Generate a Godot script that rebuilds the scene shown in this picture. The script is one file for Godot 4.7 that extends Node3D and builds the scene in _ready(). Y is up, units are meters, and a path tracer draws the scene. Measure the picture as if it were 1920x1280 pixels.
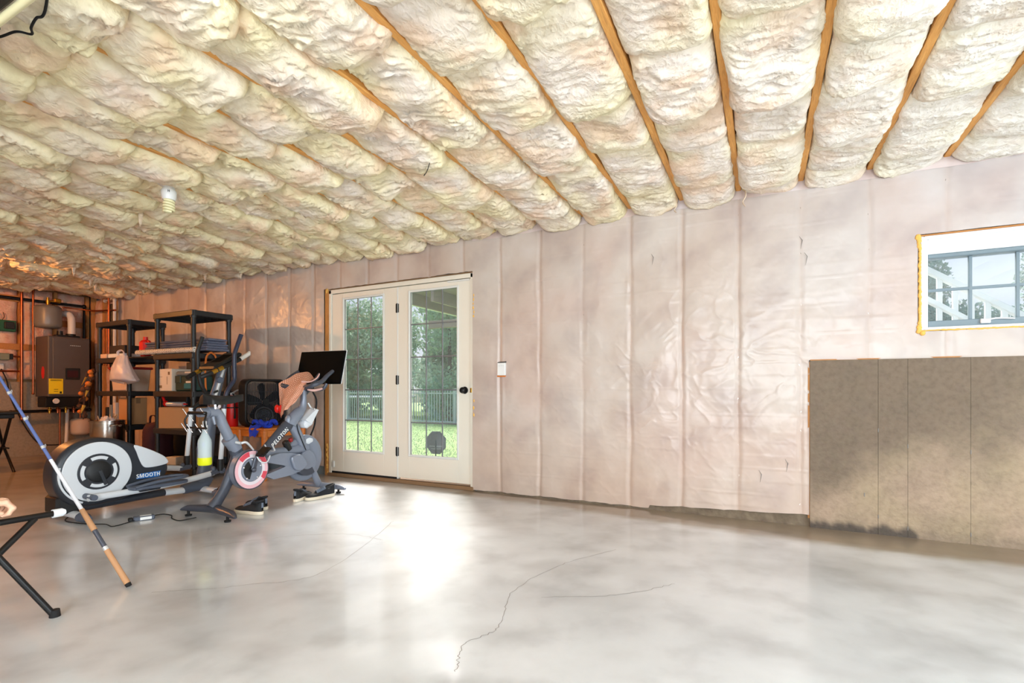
extends Node3D
# An unfinished basement room: insulated joist ceiling, vapour-barrier walls, French doors, gym machines, boiler corner.

const WALL := -4.13      # face of the long insulated wall
const CE := 2.465        # underside of the joists
var M := {}              # materials
var used := {}

class MB:
	var v := PackedVector3Array()
	var n := PackedVector3Array()
	var uv := PackedVector2Array()
	var c := PackedColorArray()
	var i := PackedInt32Array()
	var tint := Color.WHITE
	func vert(p: Vector3, nn: Vector3, t := Vector2.ZERO) -> int:
		v.append(p); n.append(nn); uv.append(t); c.append(tint)
		return v.size() - 1
	func tri(a: int, b: int, d: int) -> void:
		var g := (v[d] - v[a]).cross(v[b] - v[a])
		if g.dot(n[a] + n[b] + n[d]) >= 0.0:
			i.append(a); i.append(b); i.append(d)
		else:
			i.append(a); i.append(d); i.append(b)
	func flat(pts: Array, nn: Vector3) -> void:
		var k := v.size()
		for p in pts:
			vert(p, nn, Vector2(p.x + p.z, p.y))
		for j in range(1, pts.size() - 1):
			tri(k, k + j, k + j + 1)
	func mesh() -> ArrayMesh:
		var a := []
		a.resize(Mesh.ARRAY_MAX)
		a[Mesh.ARRAY_VERTEX] = v; a[Mesh.ARRAY_NORMAL] = n; a[Mesh.ARRAY_TEX_UV] = uv; a[Mesh.ARRAY_COLOR] = c; a[Mesh.ARRAY_INDEX] = i
		var m := ArrayMesh.new()
		m.add_surface_from_arrays(Mesh.PRIMITIVE_TRIANGLES, a)
		return m

# ---- shapes -------------------------------------------------------------
func bx(m: MB, c: Vector3, s: Vector3, bas := Basis(), bev := -1.0) -> void:
	var h := s * 0.5
	var b: float = bev if bev >= 0.0 else minf(0.004, minf(h.x, minf(h.y, h.z)) * 0.3)
	b = minf(b, minf(h.x, minf(h.y, h.z)) * 0.95)
	var P := func(sg: Vector3, ax: int) -> Vector3:
		var q := Vector3(sg.x * (h.x - b), sg.y * (h.y - b), sg.z * (h.z - b))
		q[ax] = sg[ax] * h[ax]
		return c + bas * q
	for ax in 3:
		var a1 := (ax + 1) % 3
		var a2 := (ax + 2) % 3
		for s0 in [-1.0, 1.0]:
			var quad := []
			for w in [[-1.0, -1.0], [1.0, -1.0], [1.0, 1.0], [-1.0, 1.0]]:
				var sg := Vector3.ZERO
				sg[ax] = s0; sg[a1] = w[0]; sg[a2] = w[1]
				quad.append(P.call(sg, ax))
			var nn := Vector3.ZERO
			nn[ax] = s0
			m.flat(quad, bas * nn)
			if b > 0.0:
				for s1 in [-1.0, 1.0]:
					var e := []
					for w in [[-1.0, ax], [1.0, ax], [1.0, a1], [-1.0, a1]]:
						var sg := Vector3.ZERO
						sg[ax] = s0; sg[a1] = s1; sg[a2] = w[0]
						e.append(P.call(sg, w[1]))
					nn = Vector3.ZERO
					nn[ax] = s0; nn[a1] = s1
					m.flat(e, (bas * nn).normalized())
	if b > 0.0:
		for sx in [-1.0, 1.0]:
			for sy in [-1.0, 1.0]:
				for sz in [-1.0, 1.0]:
					var sg := Vector3(sx, sy, sz)
					m.flat([P.call(sg, 0), P.call(sg, 1), P.call(sg, 2)], (bas * sg).normalized())

func spl(pts: Array, k := 6) -> Array:
	var o := []
	for j in pts.size() - 1:
		var p0: Vector3 = pts[maxi(j - 1, 0)]
		var p1: Vector3 = pts[j]
		var p2: Vector3 = pts[j + 1]
		var p3: Vector3 = pts[mini(j + 2, pts.size() - 1)]
		for q in k:
			o.append(p1.cubic_interpolate(p2, p0, p3, float(q) / k))
	o.append(pts[-1])
	return o

# a swept tube; r is a number or one radius per point; flat squashes it along the direction «up»
func tube(m: MB, pts: Array, r, seg := 10, cap := true, squash := 1.0, up := Vector3.ZERO) -> void:
	var k := pts.size()
	var side := Vector3.ZERO
	var base := m.v.size()
	for j in k:
		var p: Vector3 = pts[j]
		var d: Vector3 = (pts[mini(j + 1, k - 1)] - pts[maxi(j - 1, 0)]).normalized()
		if j == 0:
			if up != Vector3.ZERO:
				side = up
			else:
				side = Vector3.UP if absf(d.y) < 0.9 else Vector3.RIGHT
		if up != Vector3.ZERO:
			side = up
		side = (side - d * side.dot(d)).normalized()
		var bi := d.cross(side)
		var rr: float
		if r is Array:
			var f: float = float(j) / maxf(k - 1, 1) * (r.size() - 1)
			var f0 := int(f)
			rr = lerpf(r[f0], r[mini(f0 + 1, r.size() - 1)], f - f0)
		else:
			rr = r
		for q in seg + 1:
			var a := TAU * q / seg
			var off := side * cos(a) * rr * squash + bi * sin(a) * rr
			var nn := (side * cos(a) / squash + bi * sin(a)).normalized()
			m.vert(p + off, nn, Vector2(float(q) / seg, float(j)))
	for j in k - 1:
		for q in seg:
			var a0 := base + j * (seg + 1) + q
			m.tri(a0, a0 + 1, a0 + seg + 2)
			m.tri(a0, a0 + seg + 2, a0 + seg + 1)
	if cap:
		for e in [0, k - 1]:
			var d2: Vector3 = (pts[1] - pts[0]).normalized() * -1.0 if e == 0 else (pts[k - 1] - pts[k - 2]).normalized()
			var ring := []
			for q in seg:
				ring.append(m.v[base + e * (seg + 1) + q])
			m.flat(ring, d2)

func lathe(m: MB, prof: Array, xf := Transform3D(), seg := 20) -> void:
	var k := prof.size()
	var sn := []
	var turn := 0.0     # which way round the profile runs
	for j in k - 1:
		turn += prof[j].cross(prof[j + 1])
	var sg := -1.0 if turn < -1e-9 else 1.0
	for j in k - 1:
		var d: Vector2 = prof[j + 1] - prof[j]
		sn.append(Vector2(d.y, -d.x).normalized() * sg if d.length() > 1e-7 else Vector2(1, 0))
	for j in k - 1:
		for e in 2:
			var nn: Vector2 = sn[j]
			var other := j - 1 if e == 0 else j + 1
			if other >= 0 and other < k - 1 and sn[j].dot(sn[other]) > 0.6:
				nn = (sn[j] + sn[other]).normalized()
			var pr: Vector2 = prof[j + e]
			for q in seg + 1:
				var a := TAU * q / seg
				m.vert(xf * Vector3(cos(a) * pr.x, pr.y, sin(a) * pr.x), (xf.basis * Vector3(cos(a) * nn.x, nn.y, sin(a) * nn.x)).normalized(), Vector2(float(q) / seg, pr.y))
		var b := m.v.size() - 2 * (seg + 1)
		for q in seg:
			m.tri(b + q, b + q + 1, b + seg + 2 + q)
			m.tri(b + q, b + seg + 2 + q, b + seg + 1 + q)

# outline (x, y) extruded from z0 to z1, with rounded rims of size bev; xf places it
func prism(m: MB, poly: PackedVector2Array, z0: float, z1: float, xf := Transform3D(), bev := 0.0, steps := 1) -> void:
	var k := poly.size()
	var area := 0.0
	for j in k:
		area += poly[j].cross(poly[(j + 1) % k])
	if area < 0.0:
		poly = poly.duplicate()
		poly.reverse()
	var nrm := PackedVector2Array()   # outward edge normals
	for j in k:
		var d := (poly[(j + 1) % k] - poly[j]).normalized()
		nrm.append(Vector2(d.y, -d.x))
	var mit := PackedVector2Array()
	for j in k:
		var a := nrm[(j + k - 1) % k]
		var b := nrm[j]
		var s := (a + b)
		var l := s.length()
		mit.append(s / l * minf(2.0 / l, 2.0) if l > 0.05 else b)
	var rings := []   # [inset, z, slope]
	if bev > 0.0:
		for s in steps + 1:
			var a := PI * 0.5 * s / steps
			rings.append([bev * (1.0 - sin(a)), z0 + bev * (1.0 - cos(a)), Vector2(sin(a), -cos(a))])
		for s in range(steps, -1, -1):
			var a := PI * 0.5 * s / steps
			rings.append([bev * (1.0 - sin(a)), z1 - bev * (1.0 - cos(a)), Vector2(sin(a), cos(a))])
	else:
		rings = [[0.0, z0, Vector2(1, 0)], [0.0, z1, Vector2(1, 0)]]
	for j in k:
		var jn := (j + 1) % k
		var na := nrm[j]
		var nb := nrm[j]
		if nrm[j].dot(nrm[(j + k - 1) % k]) > 0.72:
			na = (nrm[j] + nrm[(j + k - 1) % k]).normalized()
		if nrm[j].dot(nrm[jn]) > 0.72:
			nb = (nrm[j] + nrm[jn]).normalized()
		var b := m.v.size()
		for rg in rings:
			var sl: Vector2 = rg[2]
			var pa: Vector2 = poly[j] - mit[j] * rg[0]
			var pb: Vector2 = poly[jn] - mit[jn] * rg[0]
			m.vert(xf * Vector3(pa.x, pa.y, rg[1]), (xf.basis * Vector3(na.x * sl.x, na.y * sl.x, sl.y)).normalized(), pa)
			m.vert(xf * Vector3(pb.x, pb.y, rg[1]), (xf.basis * Vector3(nb.x * sl.x, nb.y * sl.x, sl.y)).normalized(), pb)
		for q in rings.size() - 1:
			m.tri(b + q * 2, b + q * 2 + 1, b + q * 2 + 3)
			m.tri(b + q * 2, b + q * 2 + 3, b + q * 2 + 2)
	var inset := PackedVector2Array()
	for j in k:
		inset.append(poly[j] - mit[j] * bev)
	var t := Geometry2D.triangulate_polygon(inset)
	for e in [[z0, -1.0], [z1, 1.0]]:
		var b := m.v.size()
		for p in inset:
			m.vert(xf * Vector3(p.x, p.y, e[0]), (xf.basis * Vector3(0, 0, e[1])).normalized(), p)
		for j in range(0, t.size(), 3):
			m.tri(b + t[j], b + t[j + 1], b + t[j + 2])

# a surface given by f(u, v); col(u, v) colours it; «face» is roughly the way it looks
func grid(m: MB, nu: int, nv: int, f: Callable, face := Vector3.ZERO, col = null) -> void:
	var b := m.v.size()
	for j in nv + 1:
		for q in nu + 1:
			if col != null:
				m.tint = col.call(float(q) / nu, float(j) / nv)
			m.vert(f.call(float(q) / nu, float(j) / nv), Vector3.ZERO, Vector2(float(q) / nu, float(j) / nv))
	finish_grid(m, b, nu, nv, face)

func finish_grid(m: MB, b: int, nu: int, nv: int, face := Vector3.ZERO) -> void:
	var w := nu + 1
	var sign := 1.0
	if face != Vector3.ZERO:
		var mid := b + (nv / 2) * w + nu / 2
		var g := (m.v[mid + 1] - m.v[mid - 1]).cross(m.v[mid + w] - m.v[mid - w])
		sign = 1.0 if g.dot(face) > 0.0 else -1.0
	for j in nv + 1:
		for q in w:
			var k := b + j * w + q
			var du := m.v[k + (1 if q < nu else 0)] - m.v[k - (1 if q > 0 else 0)]
			var dv := m.v[k + (w if j < nv else 0)] - m.v[k - (w if j > 0 else 0)]
			m.n[k] = (du.cross(dv) * sign).normalized()
	for j in nv:
		for q in nu:
			var k := b + j * w + q
			if sign > 0.0:
				m.i.append_array([k, k + w, k + 1, k + 1, k + w, k + w + 1])
			else:
				m.i.append_array([k, k + 1, k + w, k + 1, k + w + 1, k + w])

func ball(m: MB, c: Vector3, r: Vector3, seg := 14, bas := Basis()) -> void:
	var b := m.v.size()
	var rows := maxi(6, seg / 2)
	for j in rows + 1:
		var a := PI * j / rows
		for q in seg + 1:
			var o := TAU * q / seg
			var d := Vector3(sin(a) * cos(o), cos(a), sin(a) * sin(o))
			m.vert(c + bas * (d * r), (bas * (d / r)).normalized(), Vector2(float(q) / seg, float(j) / rows))
	for j in rows:
		for q in seg:
			var k := b + j * (seg + 1) + q
			m.tri(k, k + 1, k + seg + 2)
			m.tri(k, k + seg + 2, k + seg + 1)

func disc_poly(r: float, k := 40, cx := 0.0, cy := 0.0) -> PackedVector2Array:
	var o := PackedVector2Array()
	for q in k:
		o.append(Vector2(cx + cos(TAU * q / k) * r, cy + sin(TAU * q / k) * r))
	return o

func arc_poly(cx: float, cy: float, r0: float, r1: float, a0: float, a1: float, k := 12) -> PackedVector2Array:
	var o := PackedVector2Array()
	for q in k + 1:
		var a := lerpf(a0, a1, float(q) / k)
		o.append(Vector2(cx + cos(a) * r1, cy + sin(a) * r1))
	for q in k + 1:
		var a := lerpf(a1, a0, float(q) / k)
		o.append(Vector2(cx + cos(a) * r0, cy + sin(a) * r0))
	return o

# ---- things and parts -----------------------------------------------------
func numbered(s: String) -> String:
	if not used.has(s):
		used[s] = 0
		return s
	used[s] += 1
	return "%s_%03d" % [s, used[s]]

func thing(called: String, label: String, category: String, at := Vector3.ZERO, turn := 0.0, group := "", kind := "") -> Node3D:
	var o := Node3D.new()
	o.name = numbered(called)
	add_child(o, true)
	o.position = at
	o.rotation.y = turn
	tag(o, label, category, group, kind)
	return o

func tag(o: Node, label: String, category: String, group := "", kind := "") -> void:
	o.set_meta("label", label)
	o.set_meta("category", category)
	if group != "":
		o.set_meta("group", group)
	if kind != "":
		o.set_meta("kind", kind)

func part(parent: Node, called: String, m, mt: Material, label := "", kind := "") -> MeshInstance3D:
	var o := MeshInstance3D.new()
	o.mesh = m.mesh() if m is MB else m
	o.material_override = mt
	o.name = called
	o.cast_shadow = GeometryInstance3D.SHADOW_CASTING_SETTING_ON
	parent.add_child(o, true)
	if label != "":
		o.set_meta("label", label)
	if kind != "":
		o.set_meta("kind", kind)
	return o

func dup(o: Node3D, at: Vector3, turn: float, label: String) -> Node3D:
	var r: Node3D = o.duplicate()
	r.name = numbered(String(o.name))
	add_child(r, true)
	r.position = at
	r.rotation.y = turn
	r.set_meta("label", label)
	return r

func lettering(s: String, size: float, depth := 0.002) -> TextMesh:
	var t := TextMesh.new()
	t.text = s
	var f := SystemFont.new()
	f.font_names = PackedStringArray(["Droid Sans"])
	f.font_weight = 700
	t.font = f
	t.font_size = 48
	t.pixel_size = size / 48.0
	t.depth = depth
	return t

# ---- materials ------------------------------------------------------------
func mat(key: String, col: Color, rough := 0.6, metal := 0.0) -> StandardMaterial3D:
	var m := StandardMaterial3D.new()
	m.resource_name = key
	m.albedo_color = col
	m.roughness = rough
	m.metallic = metal
	M[key] = m
	return m

func noise(freq: float, oct := 4, sd := 1, kind := FastNoiseLite.TYPE_SIMPLEX_SMOOTH, fractal := FastNoiseLite.FRACTAL_FBM) -> FastNoiseLite:
	var n := FastNoiseLite.new()
	n.noise_type = kind
	n.frequency = freq
	n.fractal_type = fractal
	n.fractal_octaves = oct
	n.seed = sd
	return n

func ntex(n: FastNoiseLite, size := 512, stops := [], normal := false, bump := 4.0) -> NoiseTexture2D:
	var t := NoiseTexture2D.new()
	t.width = size
	t.height = size
	t.seamless = true
	t.noise = n
	if normal:
		t.as_normal_map = true
		t.bump_strength = bump
	if stops.size():
		var g := Gradient.new()
		var off := PackedFloat32Array()
		var cols := PackedColorArray()
		for s in stops:
			off.append(s[0])
			cols.append(s[1])
		g.offsets = off
		g.colors = cols
		t.color_ramp = g
	return t

func tri_tex(m: StandardMaterial3D, t: Texture2D, scale: Vector3, nrm: Texture2D = null, nscale := 1.0) -> void:
	m.uv1_triplanar = true
	m.uv1_world_triplanar = true
	m.uv1_scale = scale
	m.albedo_texture = t
	if nrm:
		m.normal_enabled = true
		m.normal_texture = nrm
		m.normal_scale = nscale

func lin(r: float, g: float, b: float) -> Color:
	return Color(r, g, b).srgb_to_linear()

func materials() -> void:
	var W := Color.WHITE
	# pine lumber, with the grain along each axis
	var grain := ntex(noise(0.012, 4, 5), 512, [[0.0, Color(0.78, 0.56, 0.32)], [0.45, Color(0.91, 0.70, 0.43)], [0.55, Color(0.87, 0.64, 0.37)], [1.0, Color(0.96, 0.78, 0.51)]])
	tri_tex(mat("lumber_z", Color(1.0, 0.95, 0.84), 0.62), grain, Vector3(9, 9, 0.7))
	tri_tex(mat("lumber_y", Color(0.85, 0.78, 0.72), 0.65), grain, Vector3(9, 0.7, 9))
	tri_tex(mat("lumber_x", Color(0.80, 0.72, 0.66), 0.7), grain, Vector3(0.7, 9, 9))
	tri_tex(mat("bench_wood", Color(0.95, 0.72, 0.48), 0.38), grain, Vector3(0.9, 7, 7))
	# fibreglass batts: colour comes from the vertices, fibres from the relief
	var fib := ntex(noise(0.02, 5, 9, FastNoiseLite.TYPE_SIMPLEX_SMOOTH, FastNoiseLite.FRACTAL_RIDGED), 1024, [], true, 7.0)
	var fibc := ntex(noise(0.015, 5, 19), 1024, [[0.0, Color(0.91, 0.89, 0.84)], [0.5, Color(0.98, 0.975, 0.96)], [1.0, Color(1, 1, 1)]])
	var b := mat("batt", W, 0.95)
	tri_tex(b, fibc, Vector3(1.1, 1.1, 0.8), fib, 0.7)
	b.vertex_color_use_as_albedo = true
	b.metallic_specular = 0.15
	# polythene vapour barrier over pink batts
	var p := mat("poly", W, 0.42)
	p.vertex_color_use_as_albedo = true
	tri_tex(p, ntex(noise(0.006, 4, 31), 512, [[0.0, Color(0.90, 0.88, 0.88)], [0.5, Color(0.97, 0.96, 0.95)], [1.0, W]]), Vector3(0.7, 0.7, 0.7), ntex(noise(0.012, 3, 33), 512, [], true, 2.0), 0.35)
	p.clearcoat_enabled = true
	p.metallic_specular = 0.38
	p.clearcoat = 0.35
	p.clearcoat_roughness = 0.24
	# concrete
	var cn := ntex(noise(0.007, 7, 41), 1024, [[0.0, Color(0.86, 0.86, 0.86)], [0.45, Color(0.955, 0.955, 0.955)], [1.0, W]])
	var f := mat("slab", W, 0.3)
	f.vertex_color_use_as_albedo = true
	tri_tex(f, cn, Vector3(0.35, 0.35, 0.35))
	f.metallic_specular = 0.75
	f.roughness_texture = ntex(noise(0.015, 5, 43), 512, [[0.0, Color(0.75, 0.75, 0.75)], [1.0, W]])
	f.roughness = 0.46
	f.clearcoat_enabled = true
	f.clearcoat = 0.8
	f.clearcoat_roughness = 0.13
	var c := mat("concrete", W, 0.85)
	c.vertex_color_use_as_albedo = true
	tri_tex(c, ntex(noise(0.022, 7, 47), 1024, [[0.0, Color(0.88, 0.875, 0.87)], [0.5, Color(0.96, 0.955, 0.95)], [1.0, W]]), Vector3(0.9, 0.9, 0.9), ntex(noise(0.08, 5, 49), 512, [], true, 3.0), 0.4)
	mat("crack", Color(0.50, 0.48, 0.46), 0.9)
	mat("dirt", Color(0.27, 0.23, 0.19), 0.95)
	mat("plywood", Color(0.66, 0.5, 0.33), 0.8)
	mat("drywall", Color(0.86, 0.84, 0.8), 0.8)
	mat("door_white", Color(0.90, 0.87, 0.81), 0.42)
	mat("vinyl", Color(0.95, 0.96, 0.96), 0.35)
	mat("sash_grey", Color(0.46, 0.52, 0.55), 0.4)
	mat("came", Color(0.47, 0.47, 0.48), 0.4, 0.3)
	mat("frame_white", Color(0.86, 0.86, 0.84), 0.5)
	var g := mat("glass", Color(0.85, 0.93, 0.92, 0.06), 0.02)
	g.transparency = BaseMaterial3D.TRANSPARENCY_ALPHA
	mat("foam", Color(0.90, 0.70, 0.35), 0.85)
	mat("black_iron", Color(0.07, 0.065, 0.065), 0.4, 0.3)
	mat("black_plastic", Color(0.075, 0.078, 0.085), 0.5)
	mat("black_matte", Color(0.05, 0.05, 0.055), 0.75)
	mat("shelf_black", Color(0.10, 0.10, 0.105), 0.48)
	mat("rubber", Color(0.06, 0.06, 0.065), 0.8)
	mat("screen", Color(0.03, 0.034, 0.034), 0.6)
	M.screen.metallic_specular = 0.15
	mat("silver", Color(0.82, 0.83, 0.84), 0.35, 0.4)
	mat("chrome", Color(0.88, 0.88, 0.9), 0.12, 1.0)
	mat("steel", Color(0.76, 0.73, 0.7), 0.2, 1.0)
	mat("bike_grey", Color(0.52, 0.55, 0.61), 0.33, 0.2)
	mat("bike_dark", Color(0.28, 0.295, 0.34), 0.36, 0.2)
	mat("machine_grey", Color(0.33, 0.36, 0.42), 0.45)
	mat("machine_white", Color(0.87, 0.89, 0.91), 0.4)
	mat("machine_dark", Color(0.17, 0.185, 0.215), 0.4)
	mat("grip_blue", Color(0.13, 0.15, 0.24), 0.4)
	mat("white_plastic", Color(0.90, 0.90, 0.89), 0.4)
	mat("white_paint", Color(0.93, 0.94, 0.94), 0.45)
	mat("red_plastic", Color(0.85, 0.09, 0.07), 0.35)
	mat("red_dark", Color(0.55, 0.07, 0.06), 0.4)
	mat("pink_ring", Color(0.94, 0.74, 0.77), 0.3)
	mat("red_ring", Color(0.86, 0.30, 0.36), 0.3)
	mat("pale_ring", Color(0.92, 0.88, 0.90), 0.3)
	mat("blue_cloth", Color(0.06, 0.24, 0.78), 0.7)
	mat("blue_logo", Color(0.13, 0.42, 0.72), 0.4)
	mat("copper", Color(0.66, 0.36, 0.23), 0.3, 1.0)
	mat("brass", Color(0.80, 0.62, 0.25), 0.3, 1.0)
	mat("boiler_grey", Color(0.33, 0.30, 0.29), 0.42)
	mat("tank_grey", Color(0.47, 0.45, 0.42), 0.35)
	mat("yellow_label", Color(0.96, 0.82, 0.06), 0.5)
	mat("print_black", Color(0.10, 0.09, 0.05), 0.6)
	mat("pvc", Color(0.86, 0.83, 0.80), 0.4)
	mat("green_metal", Color(0.12, 0.33, 0.22), 0.45)
	mat("device_grey", Color(0.45, 0.48, 0.42), 0.5)
	mat("cardboard", Color(0.70, 0.52, 0.35), 0.85)
	mat("cardboard_dark", Color(0.52, 0.40, 0.28), 0.85)
	mat("carton_white", Color(0.90, 0.83, 0.75), 0.6)
	mat("tool_green", Color(0.06, 0.20, 0.17), 0.45)
	mat("teal", Color(0.08, 0.42, 0.45), 0.45)
	mat("grey_plastic", Color(0.45, 0.47, 0.47), 0.5)
	mat("tarp", Color(0.40, 0.42, 0.50), 0.55)
	mat("maroon", Color(0.22, 0.04, 0.08), 0.8)
	mat("beige_bin", Color(0.80, 0.70, 0.62), 0.5)
	mat("orange_strap", Color(0.80, 0.42, 0.13), 0.7)
	mat("cork", Color(0.74, 0.55, 0.39), 0.8)
	mat("rod_blue", Color(0.36, 0.43, 0.64), 0.25)
	mat("rod_white", Color(0.88, 0.89, 0.92), 0.3)
	mat("skin", Color(0.93, 0.74, 0.62), 0.55)
	mat("lilac", Color(0.66, 0.64, 0.82), 0.8)
	mat("sole", Color(0.90, 0.85, 0.76), 0.7)
	mat("shoe_black", Color(0.10, 0.105, 0.12), 0.75)
	mat("shoe_grey", Color(0.40, 0.44, 0.50), 0.75)
	mat("tube_cream", Color(0.93, 0.90, 0.72), 0.3)
	mat("lead_wire", Color(0.06, 0.055, 0.05), 0.5)
	mat("autumn_orange", Color(0.78, 0.42, 0.12), 0.7)
	mat("autumn_brown", Color(0.32, 0.18, 0.09), 0.8)
	mat("autumn_gold", Color(0.85, 0.62, 0.22), 0.7)
	mat("kindling", Color(0.72, 0.58, 0.44), 0.85)
	mat("deck_wood", Color(0.52, 0.47, 0.44), 0.8)
	mat("fence_metal", Color(0.70, 0.74, 0.75), 0.5)
	mat("sign_grey", Color(0.20, 0.21, 0.22), 0.6)
	mat("bark", Color(0.30, 0.25, 0.20), 0.9)
	mat("net_dark", Color(0.35, 0.42, 0.46), 0.8)
	var lawn := mat("lawn", W, 0.95)
	tri_tex(lawn, ntex(noise(0.03, 5, 61), 512, [[0.0, Color(0.42, 0.56, 0.27)], [0.5, Color(0.54, 0.66, 0.37)], [1.0, Color(0.63, 0.73, 0.46)]]), Vector3(0.8, 0.8, 0.8))
	for q in [["leaf_a", Color(0.62, 0.75, 0.60)], ["leaf_b", Color(0.50, 0.66, 0.50)], ["leaf_c", Color(0.40, 0.55, 0.50)], ["blade", Color(0.54, 0.67, 0.36)]]:
		var l := mat(q[0], q[1], 0.7)
		l.backlight_enabled = true
		l.backlight = Color(0.5, 0.5, 0.5)
		l.cull_mode = BaseMaterial3D.CULL_DISABLED
	var bag := mat("bag_film", Color(0.92, 0.87, 0.86, 0.66), 0.35)
	bag.transparency = BaseMaterial3D.TRANSPARENCY_ALPHA
	var bot := mat("bottle_clear", Color(0.86, 0.92, 0.93, 0.58), 0.3)
	bot.transparency = BaseMaterial3D.TRANSPARENCY_ALPHA
	mat("cleaner", Color(0.90, 0.92, 0.08), 0.3)
	# waffle towel: dots of a paler thread
	var im := Image.create(64, 64, false, Image.FORMAT_RGB8)
	for y in 64:
		for x in 64:
			var d := Vector2(x % 16 - 7.5, y % 16 - 7.5).length()
			im.set_pixel(x, y, Color(0.97, 0.83, 0.74).lerp(Color(0.74, 0.43, 0.30), smoothstep(3.5, 7.0, d)))
	var tw := mat("towel", W, 0.85)
	tw.albedo_texture = ImageTexture.create_from_image(im)
	tw.uv1_scale = Vector3(6, 6, 1)
	tw.cull_mode = BaseMaterial3D.CULL_DISABLED
	mat("towel_pink", Color(0.90, 0.72, 0.68), 0.85)
	# wrapping paper print
	var wp := mat("wrap_print", W, 0.4)
	tri_tex(wp, ntex(noise(0.05, 2, 71), 256, [[0.0, Color(0.2, 0.18, 0.15)], [0.45, Color(0.72, 0.68, 0.62)], [0.5, Color(0.9, 0.87, 0.83)], [1.0, Color(0.85, 0.82, 0.78)]]), Vector3(4, 4, 4))

func area_light(called: String, at: Vector3, look: Vector3, size: Vector2, col: Color, energy: float) -> void:
	var l := AreaLight3D.new()
	l.name = called
	l.area_size = size
	l.light_color = col
	l.light_energy = energy
	l.area_range = 30.0
	l.shadow_enabled = true
	add_child(l, true)
	l.look_at_from_position(at, at + look, Vector3.UP if absf(look.y) < 0.9 else Vector3.FORWARD)

func _ready() -> void:
	# camera: level, 26.8 degrees left of the wall's normal, lens shifted up
	var cam := Camera3D.new()
	cam.name = "camera"
	cam.projection = Camera3D.PROJECTION_FRUSTUM
	cam.near = 0.05
	cam.far = 300.0
	cam.size = 0.05 * 1280.0 / 935.0
	cam.frustum_offset = Vector2(0.0, 0.05 * 91.0 / 935.0)
	cam.position = Vector3(0, 0.97, 0)
	cam.rotation.y = deg_to_rad(26.785)
	add_child(cam)
	cam.current = true
	var env := Environment.new()
	env.background_mode = Environment.BG_SKY
	var sky := Sky.new()
	var sm := ProceduralSkyMaterial.new()
	sm.sky_top_color = Color(0.72, 0.82, 0.97)
	sm.sky_horizon_color = Color(0.93, 0.95, 0.98)
	sm.sky_curve = 0.25
	sm.ground_bottom_color = Color(0.5, 0.55, 0.42)
	sm.ground_horizon_color = Color(0.7, 0.72, 0.66)
	sm.sky_energy_multiplier = 0.95
	sky.sky_material = sm
	env.sky = sky
	env.tonemap_mode = Environment.TONE_MAPPER_LINEAR
	env.tonemap_exposure = 1.17
	env.sdfgi_enabled = true
	env.ssao_enabled = true
	env.ssil_enabled = true
	var we := WorldEnvironment.new()
	we.name = "environment"
	we.environment = env
	add_child(we)
	var sun := DirectionalLight3D.new()
	sun.name = "hazy_sun"
	sun.light_color = Color(1.0, 0.985, 0.96)
	sun.light_energy = 2.7
	sun.light_angular_distance = 22.0
	sun.shadow_enabled = true
	add_child(sun)
	sun.look_at_from_position(Vector3.ZERO, Vector3(0.66, -1.06, 1.0), Vector3.UP)
	# fill light added at made-up openings behind and beside the camera
	area_light("added_side_fill_light", Vector3(4.05, 1.25, -0.7), Vector3(-1, 0, 0), Vector2(2.4, 1.9), Color(0.88, 0.95, 1.0), 17.0)
	area_light("added_rear_fill_light", Vector3(0.4, 1.45, 2.93), Vector3(0, 0, -1), Vector2(3.2, 1.5), Color(0.94, 0.97, 1.0), 22.0)
	materials()
	setting()
	ceiling()
	outside()
	elliptical()
	bike()
	gym_bits()
	shelves()
	boiler_corner()
	near_things()

# ---- the setting ------------------------------------------------------------
var hN1: FastNoiseLite
var hN2: FastNoiseLite
var hN3: FastNoiseLite

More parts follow.
